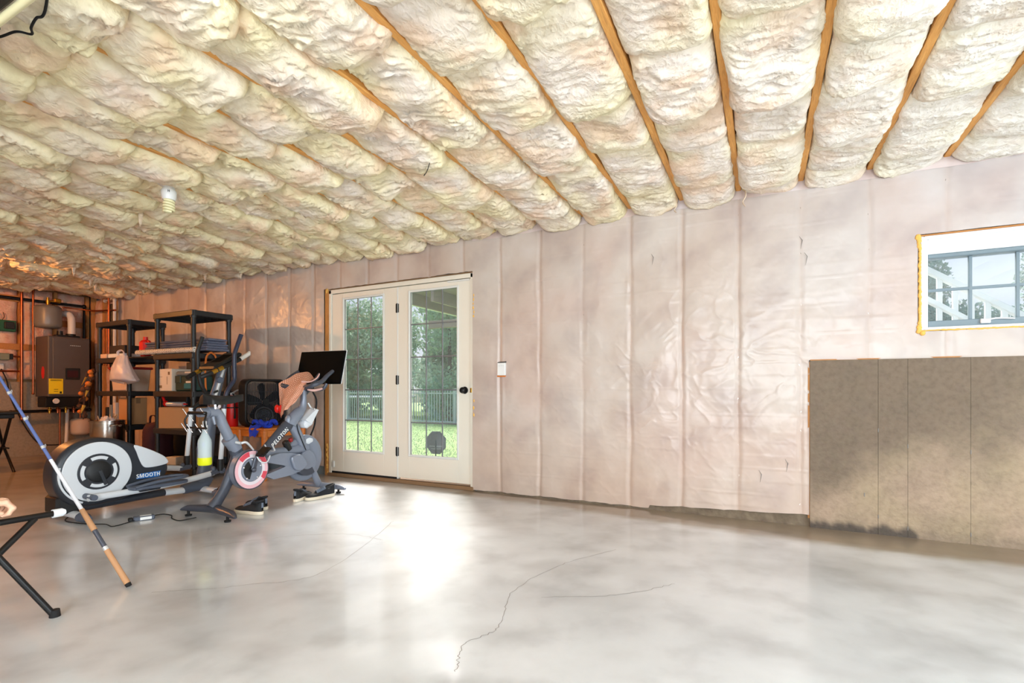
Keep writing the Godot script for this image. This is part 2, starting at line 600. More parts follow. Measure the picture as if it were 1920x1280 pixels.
# how far the polythene stands out from the wall at (x, y)
func sheet_relief(x: float, y: float) -> float:
	var k := (x + 0.17) / 0.4064
	var kr := roundf(k)
	var u := (k - kr) * 0.4064
	var wavy := 0.010 * hN2.get_noise_2d(kr * 3.7, y * 1.3)
	u = absf(u - wavy)
	var tight := (0.35 + 0.65 * absf(sin(kr * 2.3 + 0.6))) * lerpf(1.0, 0.3, smoothstep(0.1, 0.5, x))
	var pinch := exp(-u * u / 0.00022)
	var wob := hN1.get_noise_2d(x * 1.6 + 7.0, y * 0.5)
	var h := 0.006 + (0.009 + 0.008 * wob) * (1.0 - tight * pinch) + 0.006 * (1.0 - exp(-u * u / 0.006))
	# a soft fold running down beside each stud
	var du := u - 0.034 - 0.014 * hN2.get_noise_2d(kr * 5.1, y * 1.1)
	h += 0.0022 * exp(-du * du / 0.00014) * maxf(0.0, 0.3 + 1.6 * hN1.get_noise_2d(k * 0.5 + 9.0, y * 1.3))
	# package folds every 0.2 m
	var f := y / 0.196 + 0.03 * hN1.get_noise_1d(x * 2.0)
	var fy := (f - roundf(f)) * 0.196
	var keep := clampf(0.30 + 1.6 * hN1.get_noise_2d(x * 0.8 + 40.0, roundf(f) * 9.0), 0.0, 1.0) * (1.0 if x > -2.0 else 0.3)
	h += keep * (0.0034 * exp(-fy * fy / 0.000025) + 0.0045 * (absf(fy) / 0.098 - 0.5))
	# crinkles and tension creases, strongest in the middle of the long wall
	var m := 0.20 + 0.95 * exp(-pow((x + 0.45) / 0.95, 2.0) - pow((y - 1.05) / 0.6, 2.0)) + (0.45 if x < -4.5 else 0.0)
	var wx := x + 0.16 * hN1.get_noise_2d(x * 1.1 + 70.0, y * 1.1)
	var wy := y + 0.16 * hN1.get_noise_2d(x * 1.1, y * 1.1 + 30.0)
	var n1 := absf(hN2.get_noise_2d(wx * 2.1 + wy * 0.9, wy * 2.4 - wx * 0.7))
	var n2 := absf(hN3.get_noise_2d(wx * 3.6 - wy * 1.5 + 17.0, wy * 3.0 + wx * 1.9))
	h += m * (0.0038 * pow(maxf(0.0, 1.0 - 3.2 * n1), 2.0) + 0.0014 * pow(maxf(0.0, 1.0 - 3.6 * n2), 2.0))
	h += m * 0.007 * hN1.get_noise_2d(x * 2.4 + 3.0, y * 2.0)
	h += 0.0018 * hN3.get_noise_2d(x * 5.0, y * 5.0)
	return maxf(h, 0.001)

func sheet_color(x: float, y: float) -> Color:
	var k := (x + 0.17) / 0.4064
	var u := absf(k - roundf(k)) * 0.4064
	var c := lin(0.775, 0.715, 0.672).lerp(lin(0.80, 0.758, 0.725), clampf(0.5 + 1.2 * hN1.get_noise_2d(x * 1.1, y * 1.1), 0.0, 1.0))
	if x > -0.4:
		c = c.lerp(lin(0.79, 0.765, 0.76), clampf((x + 0.4) * 0.6, 0.0, 0.8) * clampf(y - 0.9, 0.0, 1.0))
	c = c.lerp(lin(0.80, 0.67, 0.58), smoothstep(1.0, 0.1, y) * 0.35)
	c = c.lerp(lin(0.74, 0.62, 0.54), 0.36 * (0.35 + 0.65 * absf(sin(roundf(k) * 2.3 + 0.6))) * exp(-u * u / 0.0002) * lerpf(1.0, 0.5, smoothstep(0.1, 0.5, x)))   # the stud shows through
	c = c.lerp(lin(0.79, 0.67, 0.62), 0.35 * clampf(hN2.get_noise_2d(x * 0.9 + 60.0, y * 0.6) * 2.0, 0.0, 1.0))
	return c

func sheet_patch(x0: float, x1: float, y0: Callable, y1: Callable, step: float, z := WALL) -> MB:
	var m := MB.new()
	var nu := maxi(2, int((x1 - x0) / step))
	var nv := maxi(2, int((float(y1.call(x0)) - float(y0.call(x0))) / step))
	for j in nv + 1:
		for q in nu + 1:
			var x := lerpf(x0, x1, float(q) / nu)
			var y := lerpf(y0.call(x), y1.call(x), float(j) / nv)
			m.tint = sheet_color(x, y)
			m.vert(Vector3(x, y, z + sheet_relief(x, y)), Vector3.ZERO, Vector2(x, y))
	finish_grid(m, 0, nu, nv, Vector3(0, 0, 1))
	return m

func b6(x0: float, x1: float, y0: float, y1: float, z0: float, z1: float, bev := 0.0) -> MB:
	var m := MB.new()
	bx(m, Vector3((x0 + x1) / 2, (y0 + y1) / 2, (z0 + z1) / 2), Vector3(x1 - x0, y1 - y0, z1 - z0), Basis(), bev)
	return m

func add6(m: MB, x0: float, x1: float, y0: float, y1: float, z0: float, z1: float, bev := 0.0) -> void:
	bx(m, Vector3((x0 + x1) / 2, (y0 + y1) / 2, (z0 + z1) / 2), Vector3(x1 - x0, y1 - y0, z1 - z0), Basis(), bev)

func setting() -> void:
	hN1 = noise(1.0, 3, 101)
	hN2 = noise(1.0, 3, 102)
	hN3 = noise(1.0, 4, 103)
	# floor ----------------------------------------------------------------
	var fl := thing("floor", "grey power-trowelled concrete floor with a glossy worn finish", "floor", Vector3.ZERO, 0.0, "", "structure")
	var m := MB.new()
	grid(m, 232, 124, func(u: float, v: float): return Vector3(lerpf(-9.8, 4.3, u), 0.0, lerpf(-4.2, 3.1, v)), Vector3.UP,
		func(u: float, v: float):
			var x := lerpf(-9.8, 4.3, u)
			var z := lerpf(-4.2, 3.1, v)
			var c := lin(0.885, 0.90, 0.915)
			c = c.lerp(lin(0.805, 0.82, 0.835), clampf(0.35 + 1.1 * hN1.get_noise_2d(x * 0.9, z * 0.9 + 20.0), 0.0, 1.0))
			c = c.lerp(lin(0.73, 0.74, 0.75), clampf(1.3 * hN3.get_noise_2d(x * 1.6 + 50.0, z * 2.4), 0.0, 0.6))
			# dimmer strip along the long wall, its shade painted brown into the floor
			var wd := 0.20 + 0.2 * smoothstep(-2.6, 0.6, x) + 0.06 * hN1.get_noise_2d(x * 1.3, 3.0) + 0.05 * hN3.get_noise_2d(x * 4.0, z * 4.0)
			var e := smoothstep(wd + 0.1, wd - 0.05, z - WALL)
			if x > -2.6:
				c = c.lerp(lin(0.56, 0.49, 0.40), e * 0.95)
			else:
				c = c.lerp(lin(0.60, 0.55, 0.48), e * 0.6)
			c = c.lerp(lin(0.52, 0.45, 0.38), 0.85 * smoothstep(-5.0, -7.0, x))  # far end browned: its weaker, warmer light painted into the floor colour
			return c)
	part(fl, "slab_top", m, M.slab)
	part(fl, "slab_body", b6(-9.9, 4.4, -0.2, -0.004, -4.3, 3.2), M.concrete)
	for q in [[Vector3(-2.62, 0, -1.36), Vector3(-2.3, 0, -1.62), Vector3(-2.1, 0, -1.95), Vector3(-2.45, 0, -2.9)],
			[Vector3(-0.95, 0, -1.45), Vector3(-1.02, 0, -1.62), Vector3(-0.97, 0, -1.8), Vector3(-1.08, 0, -2.15), Vector3(-1.0, 0, -2.6), Vector3(-0.8, 0, -3.0)],
			[Vector3(-0.93, 0, -2.15), Vector3(-0.6, 0, -2.35), Vector3(-0.4, 0, -2.6)],
			[Vector3(-3.1, 0, -1.9), Vector3(-2.8, 0, -2.3), Vector3(-2.5, 0, -2.5), Vector3(-2.2, 0, -2.5)]]:
		var cr := MB.new()
		var rng := RandomNumberGenerator.new()
		rng.seed = 5
		var pts := spl(q, 14)
		for j in pts.size():
			pts[j] += Vector3(rng.randf_range(-1, 1), 0, rng.randf_range(-1, 1)) * 0.007
		for j in pts.size() - 1:
			var d: Vector3 = pts[j + 1] - pts[j]
			var s := Vector3(-d.z, 0, d.x).normalized() * (0.0008 + 0.0005 * rng.randf())
			cr.flat([pts[j] - s + Vector3(0, 0.0006, 0), pts[j + 1] - s + Vector3(0, 0.0006, 0), pts[j + 1] + s + Vector3(0, 0.0006, 0), pts[j] + s + Vector3(0, 0.0006, 0)], Vector3.UP)
		part(fl, "crack", cr, M.crack)
	# the long wall ----------------------------------------------------------
	var wb := thing("wall_back", "long stud wall behind clear plastic sheeting over pink insulation", "wall", Vector3.ZERO, 0.0, "", "structure")
	var fr := MB.new()
	add6(fr, -9.95, -4.47, 0.0, 2.70, -4.34, -4.15)
	add6(fr, -4.47, -2.49, 2.115, 2.70, -4.34, -4.15)
	add6(fr, -2.49, 0.905, 0.0, 2.70, -4.34, -4.15)
	add6(fr, 0.905, 1.925, 0.0, 1.35, -4.34, -4.15)
	add6(fr, 0.905, 1.925, 1.985, 2.70, -4.34, -4.15)
	add6(fr, 1.925, 4.4, 0.0, 2.70, -4.34, -4.15)
	part(wb, "framing", fr, M.sash_grey)
	var top := func(_x: float): return 2.475
	part(wb, "plastic_sheet", sheet_patch(-8.86, -4.475, func(x: float): return 0.10 + 0.015 * hN1.get_noise_1d(x * 3.0), top, 0.013), M.poly)
	part(wb, "plastic_sheet", sheet_patch(-4.50, -2.47, func(x: float): return 2.114 + 0.008 * hN1.get_noise_1d(x * 6.0), top, 0.011), M.poly)
	part(wb, "plastic_sheet", sheet_patch(-2.50, 0.288, func(x: float): return (0.012 if x < -0.83 else lerpf(0.035, 0.082, clampf((x + 0.83) / 1.1, 0, 1))) + 0.012 * absf(hN1.get_noise_1d(x * 2.6)), top, 0.0095), M.poly)
	part(wb, "plastic_sheet", sheet_patch(0.288, 0.90, func(x: float): return 1.178 + 0.012 * maxf(0.0, 0.7 - x), top, 0.0095), M.poly)
	part(wb, "plastic_sheet", sheet_patch(0.90, 1.925, func(_x: float): return 1.178, func(_x: float): return 1.352, 0.011), M.poly)
	part(wb, "plastic_sheet", sheet_patch(0.90, 1.925, func(_x: float): return 1.985, top, 0.011), M.poly)
	part(wb, "plastic_sheet", sheet_patch(1.925, 4.15, func(_x: float): return 1.178, top, 0.02), M.poly)
	# a lapped top band of the sheet and taped seam
	var band := MB.new()
	grid(band, 300, 5, func(u: float, v: float):
		var x := lerpf(-2.5, 4.1, u)
		var y := lerpf(2.40 + 0.008 * hN1.get_noise_1d(x * 3.0), 2.478, v)
		return Vector3(x, y, WALL + sheet_relief(x, y) + 0.003 + 0.004 * hN2.get_noise_2d(x * 5.0, y * 9.0)), Vector3(0, 0, 1),
		func(u: float, _v: float): return lin(0.86, 0.82, 0.82).lerp(lin(0.83, 0.74, 0.70), 0.5 + hN1.get_noise_1d(u * 20.0)))
	part(wb, "lapped_band", band, M.poly)
	# staples and tears
	var st := MB.new()
	var rg := RandomNumberGenerator.new()
	rg.seed = 77
	for k in range(-10, 4):
		for j in 7:
			var x := -0.17 + 0.4064 * k
			if x < -8.8 or (x > -4.6 and x < -2.4):
				continue
			var y := 0.25 + 0.33 * j + rg.randf_range(-0.1, 0.1)
			if x > 0.25 and y < 1.25 or (x > 0.88 and y < 2.0):
				continue
			bx(st, Vector3(x + rg.randf_range(-0.012, 0.012), y, WALL + sheet_relief(x, y) + 0.001), Vector3(0.0015, 0.011, 0.0015), Basis(Vector3(0, 0, 1), rg.randf_range(-0.7, 0.7)), 0.0)
	part(wb, "staples", st, M.steel, "", "stuff")
	for q in [[-0.80, 2.02], [0.24, 2.02], [-0.02, 0.33], [0.15, 0.42], [0.27, 1.9]]:
		var tear := MB.new()
		var px: float = q[0]
		var py: float = q[1]
		tube(tear, [Vector3(px - 0.012, py + 0.05, WALL + sheet_relief(px, py) + 0.003), Vector3(px + 0.006, py + 0.02, WALL + sheet_relief(px, py) + 0.006), Vector3(px - 0.004, py - 0.04, WALL + sheet_relief(px, py) + 0.003)], [0.0008, 0.0025, 0.0006], 5, true)
		part(wb, "tear", tear, M.crack)
	# concrete stem wall, cast in panels
	var xs := [0.292, 0.687, 0.846, 1.163, 1.9, 2.7, 3.5, 4.25]
	for q in xs.size() - 1:
		var cm := MB.new()
		var xa: float = xs[q] + (0.0 if q == 0 else 0.0008)
		var xb: float = xs[q + 1] - 0.0008
		var cc := func(u: float, v: float):
			var x := lerpf(xa, xb, u)
			var y := lerpf(0.0, 1.178, v)
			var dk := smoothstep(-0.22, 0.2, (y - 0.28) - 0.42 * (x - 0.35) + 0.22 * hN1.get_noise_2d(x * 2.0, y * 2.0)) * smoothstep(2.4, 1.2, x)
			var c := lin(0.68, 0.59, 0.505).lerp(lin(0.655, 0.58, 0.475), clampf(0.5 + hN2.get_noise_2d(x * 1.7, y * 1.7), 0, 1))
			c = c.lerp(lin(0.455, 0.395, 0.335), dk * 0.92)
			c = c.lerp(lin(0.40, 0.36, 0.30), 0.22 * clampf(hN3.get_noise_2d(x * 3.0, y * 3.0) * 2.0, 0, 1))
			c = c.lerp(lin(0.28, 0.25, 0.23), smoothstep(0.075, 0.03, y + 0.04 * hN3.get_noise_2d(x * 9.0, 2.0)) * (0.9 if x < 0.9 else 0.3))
			return c
		grid(cm, maxi(4, int((xb - xa) / 0.02)), 60, func(u: float, v: float): return Vector3(lerpf(xa, xb, u), 1.178 * v, -4.102 + 0.0012 * hN3.get_noise_2d(lerpf(xa, xb, u) * 14.0, v * 16.0)), Vector3(0, 0, 1), cc)
		cm.tint = lin(0.50, 0.46, 0.4)
		add6(cm, xa, xb, 0.0, 1.178, -4.16, -4.104, 0.0)
		part(wb, "concrete_panel", cm, M.concrete)
	var ties := MB.new()
	for q in [[0.687, 0.70], [0.687, 0.12], [0.846, 0.60], [0.846, 0.06], [1.163, 0.58], [1.163, 0.06], [0.61, 0.26]]:
		bx(ties, Vector3(q[0], q[1], -4.101), Vector3(0.006, 0.026, 0.004), Basis(), 0.001)
	part(wb, "form_ties", ties, M.crack, "", "stuff")
	var curb := MB.new()
	grid(curb, 120, 3, func(u: float, v: float):
		var x := lerpf(-2.46, 0.30, u)
		return Vector3(x, v * 0.14, -4.135 + 0.012 * (1.0 - v) + 0.003 * hN3.get_noise_2d(x * 12.0, v * 2.0)), Vector3(0, 0, 1),
		func(u: float, v: float): return lin(0.40, 0.34, 0.28).lerp(lin(0.52, 0.46, 0.38), clampf(0.5 + hN3.get_noise_2d(u * 30.0, v * 3.0), 0, 1)))
	part(wb, "concrete_footing", curb, M.concrete)
	part(wb, "edge_strip", b6(0.280, 0.294, 0.06, 1.17, -4.145, -4.115), M.lumber_y)
	part(wb, "sill_plate", b6(0.294, 4.2, 1.178, 1.186, -4.15, -4.112), M.lumber_x)
	# open studs and pink batts by the boiler corner
	for k in 3:
		part(wb, "stud", b6(-9.62 + 0.36 * k, -9.58 + 0.36 * k, 0.0, 2.47, -4.15, -4.085, 0.003), M.lumber_y)
	for k in 2:
		part(wb, "wall_batt", wall_batt(Vector3(-9.40 + 0.36 * k, 1.25, -4.11), 0.31, 2.3, Vector3(0, 0, 1)), M.batt)
	# boiler end wall ----------------------------------------------------------
	var wl := thing("wall_left", "end wall of bare concrete below open studs and pink insulation", "wall", Vector3.ZERO, 0.0, "", "structure")
	part(wl, "concrete_base", tint_box(-9.95, -9.68, 0.0, 1.09, -4.3, 3.2, lin(0.60, 0.54, 0.47)), M.concrete)
	part(wl, "sheathing", b6(-9.95, -9.83, 1.09, 2.70, -4.3, 3.2), M.plywood)
	for k in 18:
		var z := -4.1 + 0.4064 * k
		part(wl, "stud", b6(-9.83, -9.735, 1.09, 2.47, z - 0.019, z + 0.019, 0.002), M.lumber_y)
		if k < 17:
			part(wl, "wall_batt", wall_batt(Vector3(-9.76, 1.8, z + 0.203), 0.35, 1.34, Vector3(1, 0, 0)), M.batt)
	for q in [[1.60, -3.29, -2.9], [2.30, -3.29, -2.9], [1.60, -3.69, -3.31], [2.0, -4.08, -3.71], [1.25, -2.9, -2.5]]:
		part(wl, "blocking", b6(-9.83, -9.725, q[0] - 0.045, q[0] + 0.045, q[1], q[2], 0.003), M.lumber_x)
	# walls behind and beside the camera, with glazed openings added for fill light
	var wr := thing("wall_right", "white side wall with a wide glazed opening added for fill light", "wall", Vector3.ZERO, 0.0, "", "structure")
	var s := MB.new()
	add6(s, 4.2, 4.4, 0.0, 2.70, -4.3, -2.3)
	add6(s, 4.2, 4.4, 0.0, 2.70, 0.5, 3.2)
	add6(s, 4.2, 4.4, 2.25, 2.70, -2.3, 0.5)
	add6(s, 4.2, 4.4, 0.0, 0.25, -2.3, 0.5)
	part(wr, "panel", s, M.drywall)
	var wf := thing("wall_front", "white wall behind the viewpoint with a wide window added for fill light", "wall", Vector3.ZERO, 0.0, "", "structure")
	s = MB.new()
	add6(s, -9.95, -1.4, 0.0, 2.70, 3.0, 3.2)
	add6(s, 2.2, 4.4, 0.0, 2.70, 3.0, 3.2)
	add6(s, -1.4, 2.2, 0.0, 0.65, 3.0, 3.2)
	add6(s, -1.4, 2.2, 2.25, 2.70, 3.0, 3.2)
	part(wf, "panel", s, M.drywall)
	var w2 := thing("window_2", "white framed glazing added in the unseen side wall for fill light", "window", Vector3(4.3, 0.25, -0.9), PI / 2, "", "structure")
	glazing(w2, 2.8, 2.0, 3)
	var w3 := thing("window_3", "white framed wide window added behind the viewpoint for fill light", "window", Vector3(0.4, 0.65, 3.1), 0.0, "", "structure")
	glazing(w3, 3.6, 1.6, 4)
	french_door()
	small_window()

func glazing(o: Node3D, w: float, h: float, bays: int) -> void:
	var m := MB.new()
	add6(m, -w / 2, w / 2, 0.0, 0.06, -0.04, 0.04, 0.005)
	add6(m, -w / 2, w / 2, h - 0.06, h, -0.04, 0.04, 0.005)
	for k in bays + 1:
		var x := -w / 2 + 0.03 + (w - 0.06) * k / bays
		add6(m, x - 0.03, x + 0.03, 0.06, h - 0.06, -0.04, 0.04, 0.005)
	part(o, "frame", m, M.vinyl)
	for k in bays:
		var x0 := -w / 2 + 0.06 + (w - 0.06) * k / bays
		part(o, "pane", b6(x0, x0 + (w - 0.06) / bays - 0.06, 0.06, h - 0.06, -0.003, 0.003), M.glass)

func tint_box(x0: float, x1: float, y0: float, y1: float, z0: float, z1: float, c: Color) -> MB:
	var m := MB.new()
	m.tint = c
	add6(m, x0, x1, y0, y1, z0, z1)
	return m

func wall_batt(c: Vector3, w: float, h: float, face: Vector3) -> MB:
	var m := MB.new()
	var side := Vector3.UP.cross(face)
	grid(m, 14, 46, func(u: float, v: float):
		var e := (1.0 - pow(absf(2.0 * u - 1.0), 5.0)) * (1.0 - pow(absf(2.0 * v - 1.0), 14.0))
		var p := c + side * (u - 0.5) * w + Vector3.UP * (v - 0.5) * h
		return p + face * (0.055 * e - 0.03 + 0.018 * hN3.get_noise_3d(p.x * 4.0, p.y * 5.0, p.z * 4.0)), face,
		func(u: float, v: float): return lin(0.88, 0.66, 0.58).lerp(lin(0.9, 0.78, 0.70), clampf(0.5 + hN1.get_noise_2d(u * 3.0 + c.z * 5.0, v * 6.0), 0, 1)))
	return m

func french_door() -> void:
	var d := thing("door_1", "cream double French doors with black-leaded gridded glass", "door", Vector3.ZERO, 0.0, "", "structure")
	var j := MB.new()
	add6(j, -4.412, -4.377, 0.03, 2.10, -4.30, -4.122, 0.003)
	add6(j, -2.532, -2.500, 0.03, 2.10, -4.30, -4.122, 0.003)
	add6(j, -4.412, -2.500, 2.058, 2.102, -4.30, -4.122, 0.003)
	part(d, "frame", j, M.door_white)
	part(d, "rough_stud", b6(-4.472, -4.414, 0.0, 2.13, -4.30, -4.118, 0.002), M.lumber_y)
	part(d, "rough_header", b6(-4.45, -2.49, 2.104, 2.118, -4.30, -4.128, 0.002), M.cardboard_dark)
	part(d, "threshold", b6(-4.42, -2.49, 0.0, 0.036, -4.32, -4.105, 0.004), M.cardboard_dark)
	part(d, "sweep", b6(-4.375, -3.44, 0.034, 0.056, -4.19, -4.13, 0.002), M.black_matte)
	for s in 2:
		var x0: float = [-4.374, -3.428][s]
		var x1: float = [-3.442, -2.535][s]
		var g0: float = [-4.200, -3.278][s]
		var g1: float = [-3.622, -2.682][s]
		var zf := -4.135
		var zb := -4.180
		var m := MB.new()
		add6(m, x0, g0, 0.055, 2.052, zb, zf, 0.002)
		add6(m, g1, x1, 0.055, 2.052, zb, zf, 0.002)
		add6(m, g0, g1, 0.055, 0.296, zb, zf, 0.002)
		add6(m, g0, g1, 1.986, 2.052, zb, zf, 0.002)
		var leaf := part(d, "door_leaf", m, M.door_white)
		m = MB.new()     # raised glazing rim
		add6(m, g0 - 0.012, g0 + 0.010, 0.282, 2.0, zf, zf + 0.010, 0.004)
		add6(m, g1 - 0.010, g1 + 0.012, 0.282, 2.0, zf, zf + 0.010, 0.004)
		add6(m, g0 + 0.010, g1 - 0.010, 0.282, 0.304, zf, zf + 0.010, 0.004)
		add6(m, g0 + 0.010, g1 - 0.010, 1.978, 2.0, zf, zf + 0.010, 0.004)
		part(leaf, "glazing_rim", m, M.frame_white)
		var zg := -4.158
		var w := (g1 - g0) / 3.0
		var h := (1.986 - 0.296) / 5.0
		for a in 3:
			for b in 5:
				part(leaf, "pane", b6(g0 + w * a + 0.004, g0 + w * (a + 1) - 0.004, 0.296 + h * b + 0.004, 0.296 + h * (b + 1) - 0.004, zg - 0.002, zg + 0.002), M.glass)
		for a in 4:
			part(leaf, "muntin", b6(g0 + w * a - 0.006, g0 + w * a + 0.006, 0.296, 1.986, zg - 0.005, zg + 0.006, 0.002), M.came)
		for b in 6:
			part(leaf, "muntin", b6(g0, g1, 0.296 + h * b - 0.006, 0.296 + h * b + 0.006, zg - 0.005, zg + 0.0055, 0.002), M.came)
		if s == 1:
			m = MB.new()
			var xf := Transform3D(Basis(Vector3.RIGHT, PI / 2), Vector3(-2.602, 0.968, zf))
			lathe(m, [Vector2(0.0, 0.066), Vector2(0.017, 0.065), Vector2(0.028, 0.056), Vector2(0.031, 0.045), Vector2(0.026, 0.034), Vector2(0.013, 0.027), Vector2(0.012, 0.012), Vector2(0.034, 0.009), Vector2(0.036, 0.0)], xf, 24)
			part(leaf, "knob", m, M.black_iron)
			part(leaf, "strike_plate", b6(-2.534, -2.516, 0.945, 0.99, -4.13, -4.118, 0.001), M.brass)
			for y in [1.83, 1.076, 0.325]:
				m = MB.new()
				tube(m, [Vector3(-3.436, y - 0.05, zf + 0.008), Vector3(-3.436, y + 0.05, zf + 0.008)], 0.0065, 8)
				add6(m, -3.458, -3.416, y - 0.046, y + 0.046, zf - 0.002, zf + 0.003, 0.001)
				part(leaf, "hinge", m, M.black_iron)
	part(d, "astragal", b6(-3.442, -3.426, 0.04, 2.052, -4.17, -4.131, 0.002), M.frame_white)
	part(d, "stop_block", b6(-4.362, -4.330, 0.10, 0.17, -4.135, -4.118, 0.004), M.frame_white)
	var closer := MB.new()
	add6(closer, -2.80, -2.545, 2.035, 2.050, -4.134, -4.120, 0.002)
	part(d, "closer_bar", closer, M.frame_white)
	var rng := RandomNumberGenerator.new()
	rng.seed = 12
	for q in [[-4.432, 0.02, 0.36, 12], [-2.487, 0.72, 0.90, 8], [-2.487, 1.62, 1.9, 7], [-4.43, 2.08, 2.12, 3]]:
		var f := MB.new()
		for k in q[3]:
			var y := lerpf(q[1], q[2], (k + 0.5) / q[3])
			ball(f, Vector3(q[0] + rng.randf_range(-0.006, 0.006), y, -4.118 + rng.randf_range(-0.006, 0.006)), Vector3(rng.randf_range(0.006, 0.011), rng.randf_range(0.014, 0.024), rng.randf_range(0.008, 0.014)), 9)
		part(d, "foam_bead", f, M.foam)

func small_window() -> void:
	var w := thing("window_1", "small white vinyl window with grey grid bars set high above the concrete", "window", Vector3.ZERO, 0.0, "", "structure")
	var x0 := 0.916
	var x1 := 1.91
	var y0 := 1.36
	var y1 := 1.972
	var m := MB.new()
	# jamb box, deep white returns
	add6(m, x0, x0 + 0.018, y0, y1, -4.33, -4.112, 0.004)
	add6(m, x1 - 0.018, x1, y0, y1, -4.33, -4.112, 0.004)
	add6(m, x0 + 0.018, x1 - 0.018, y0, y0 + 0.018, -4.33, -4.112, 0.004)
	add6(m, x0 + 0.018, x1 - 0.018, y1 - 0.018, y1, -4.33, -4.112, 0.004)
	add6(m, x0 + 0.018, x0 + 0.044, y0 + 0.018, y1 - 0.018, -4.25, -4.14, 0.004)
	add6(m, x1 - 0.044, x1 - 0.018, y0 + 0.018, y1 - 0.018, -4.25, -4.14, 0.004)
	add6(m, x0 + 0.044, x1 - 0.044, y1 - 0.115, y1 - 0.018, -4.25, -4.14, 0.004)
	part(w, "frame", m, M.vinyl)
	m = MB.new()
	add6(m, x0 + 0.044, x1 - 0.044, y0 + 0.018, y0 + 0.062, -4.24, -4.15, 0.004)
	add6(m, x0 + 0.044, x1 - 0.044, y1 - 0.140, y1 - 0.115, -4.24, -4.15, 0.004)
	part(w, "sash", m, M.sash_grey)
	var gx0 := x0 + 0.044
	var gx1 := x1 - 0.044
	var gy0 := y0 + 0.062
	var gy1 := y1 - 0.140
	var pw := (gx1 - gx0) / 4.0
	for a in 4:
		for b in 2:
			var h := (gy1 - gy0) / 2.0
			part(w, "pane", b6(gx0 + pw * a + 0.002, gx0 + pw * (a + 1) - 0.002, gy0 + h * b + 0.002, gy0 + h * (b + 1) - 0.002, -4.202, -4.198), M.glass)
	for a in 3:
		part(w, "grid_bar", b6(gx0 + pw * (a + 1) - 0.009, gx0 + pw * (a + 1) + 0.009, gy0, gy1, -4.21, -4.19, 0.002), M.sash_grey)
	part(w, "grid_bar", b6(gx0, gx1, (gy0 + gy1) / 2 - 0.009, (gy0 + gy1) / 2 + 0.009, -4.209, -4.191, 0.002), M.sash_grey)
	m = MB.new()
	tube(m, spl([Vector3(1.24, y0 + 0.05, -4.145), Vector3(1.30, y0 + 0.058, -4.135), Vector3(1.38, y0 + 0.052, -4.135)]), 0.006, 8)
	add6(m, 1.22, 1.27, y0 + 0.03, y0 + 0.06, -4.15, -4.135, 0.003)
	part(w, "crank_handle", m, M.silver)
	part(w, "header_wood", b6(x0 - 0.015, x1 + 0.015, y1, y1 + 0.010, -4.2, -4.108, 0.002), M.lumber_x)
	var rng := RandomNumberGenerator.new()
	rng.seed = 3
	m = MB.new()
	for k in 90:
		var y := lerpf(y0 - 0.01, y1 + 0.005, k / 89.0)
		var fat := 1.0 + 1.1 * maxf(0.0, smoothstep(0.5, 0.62, y - y0)) + 0.9 * smoothstep(0.06, 0.0, y - y0)
		ball(m, Vector3(x0 - 0.006 + rng.randf_range(-0.003, 0.003) - 0.006 * (fat - 1.0), y, -4.108), Vector3(0.0075 * fat * rng.randf_range(0.7, 1.3), 0.012, 0.007), 8)
	for k in 70:
		ball(m, Vector3(lerpf(x0, x1, k / 69.0), y0 - 0.004 + rng.randf_range(-0.002, 0.002), -4.110), Vector3(0.016, 0.005 * rng.randf_range(0.7, 1.4), 0.006), 8)
	ball(m, Vector3(x0 + 0.008, y0 - 0.02, -4.106), Vector3(0.016, 0.016, 0.011), 10)
	part(w, "foam_bead", m, M.foam)

# ---- ceiling ----------------------------------------------------------------
var cA: FastNoiseLite
var cB: FastNoiseLite
var cC: FastNoiseLite

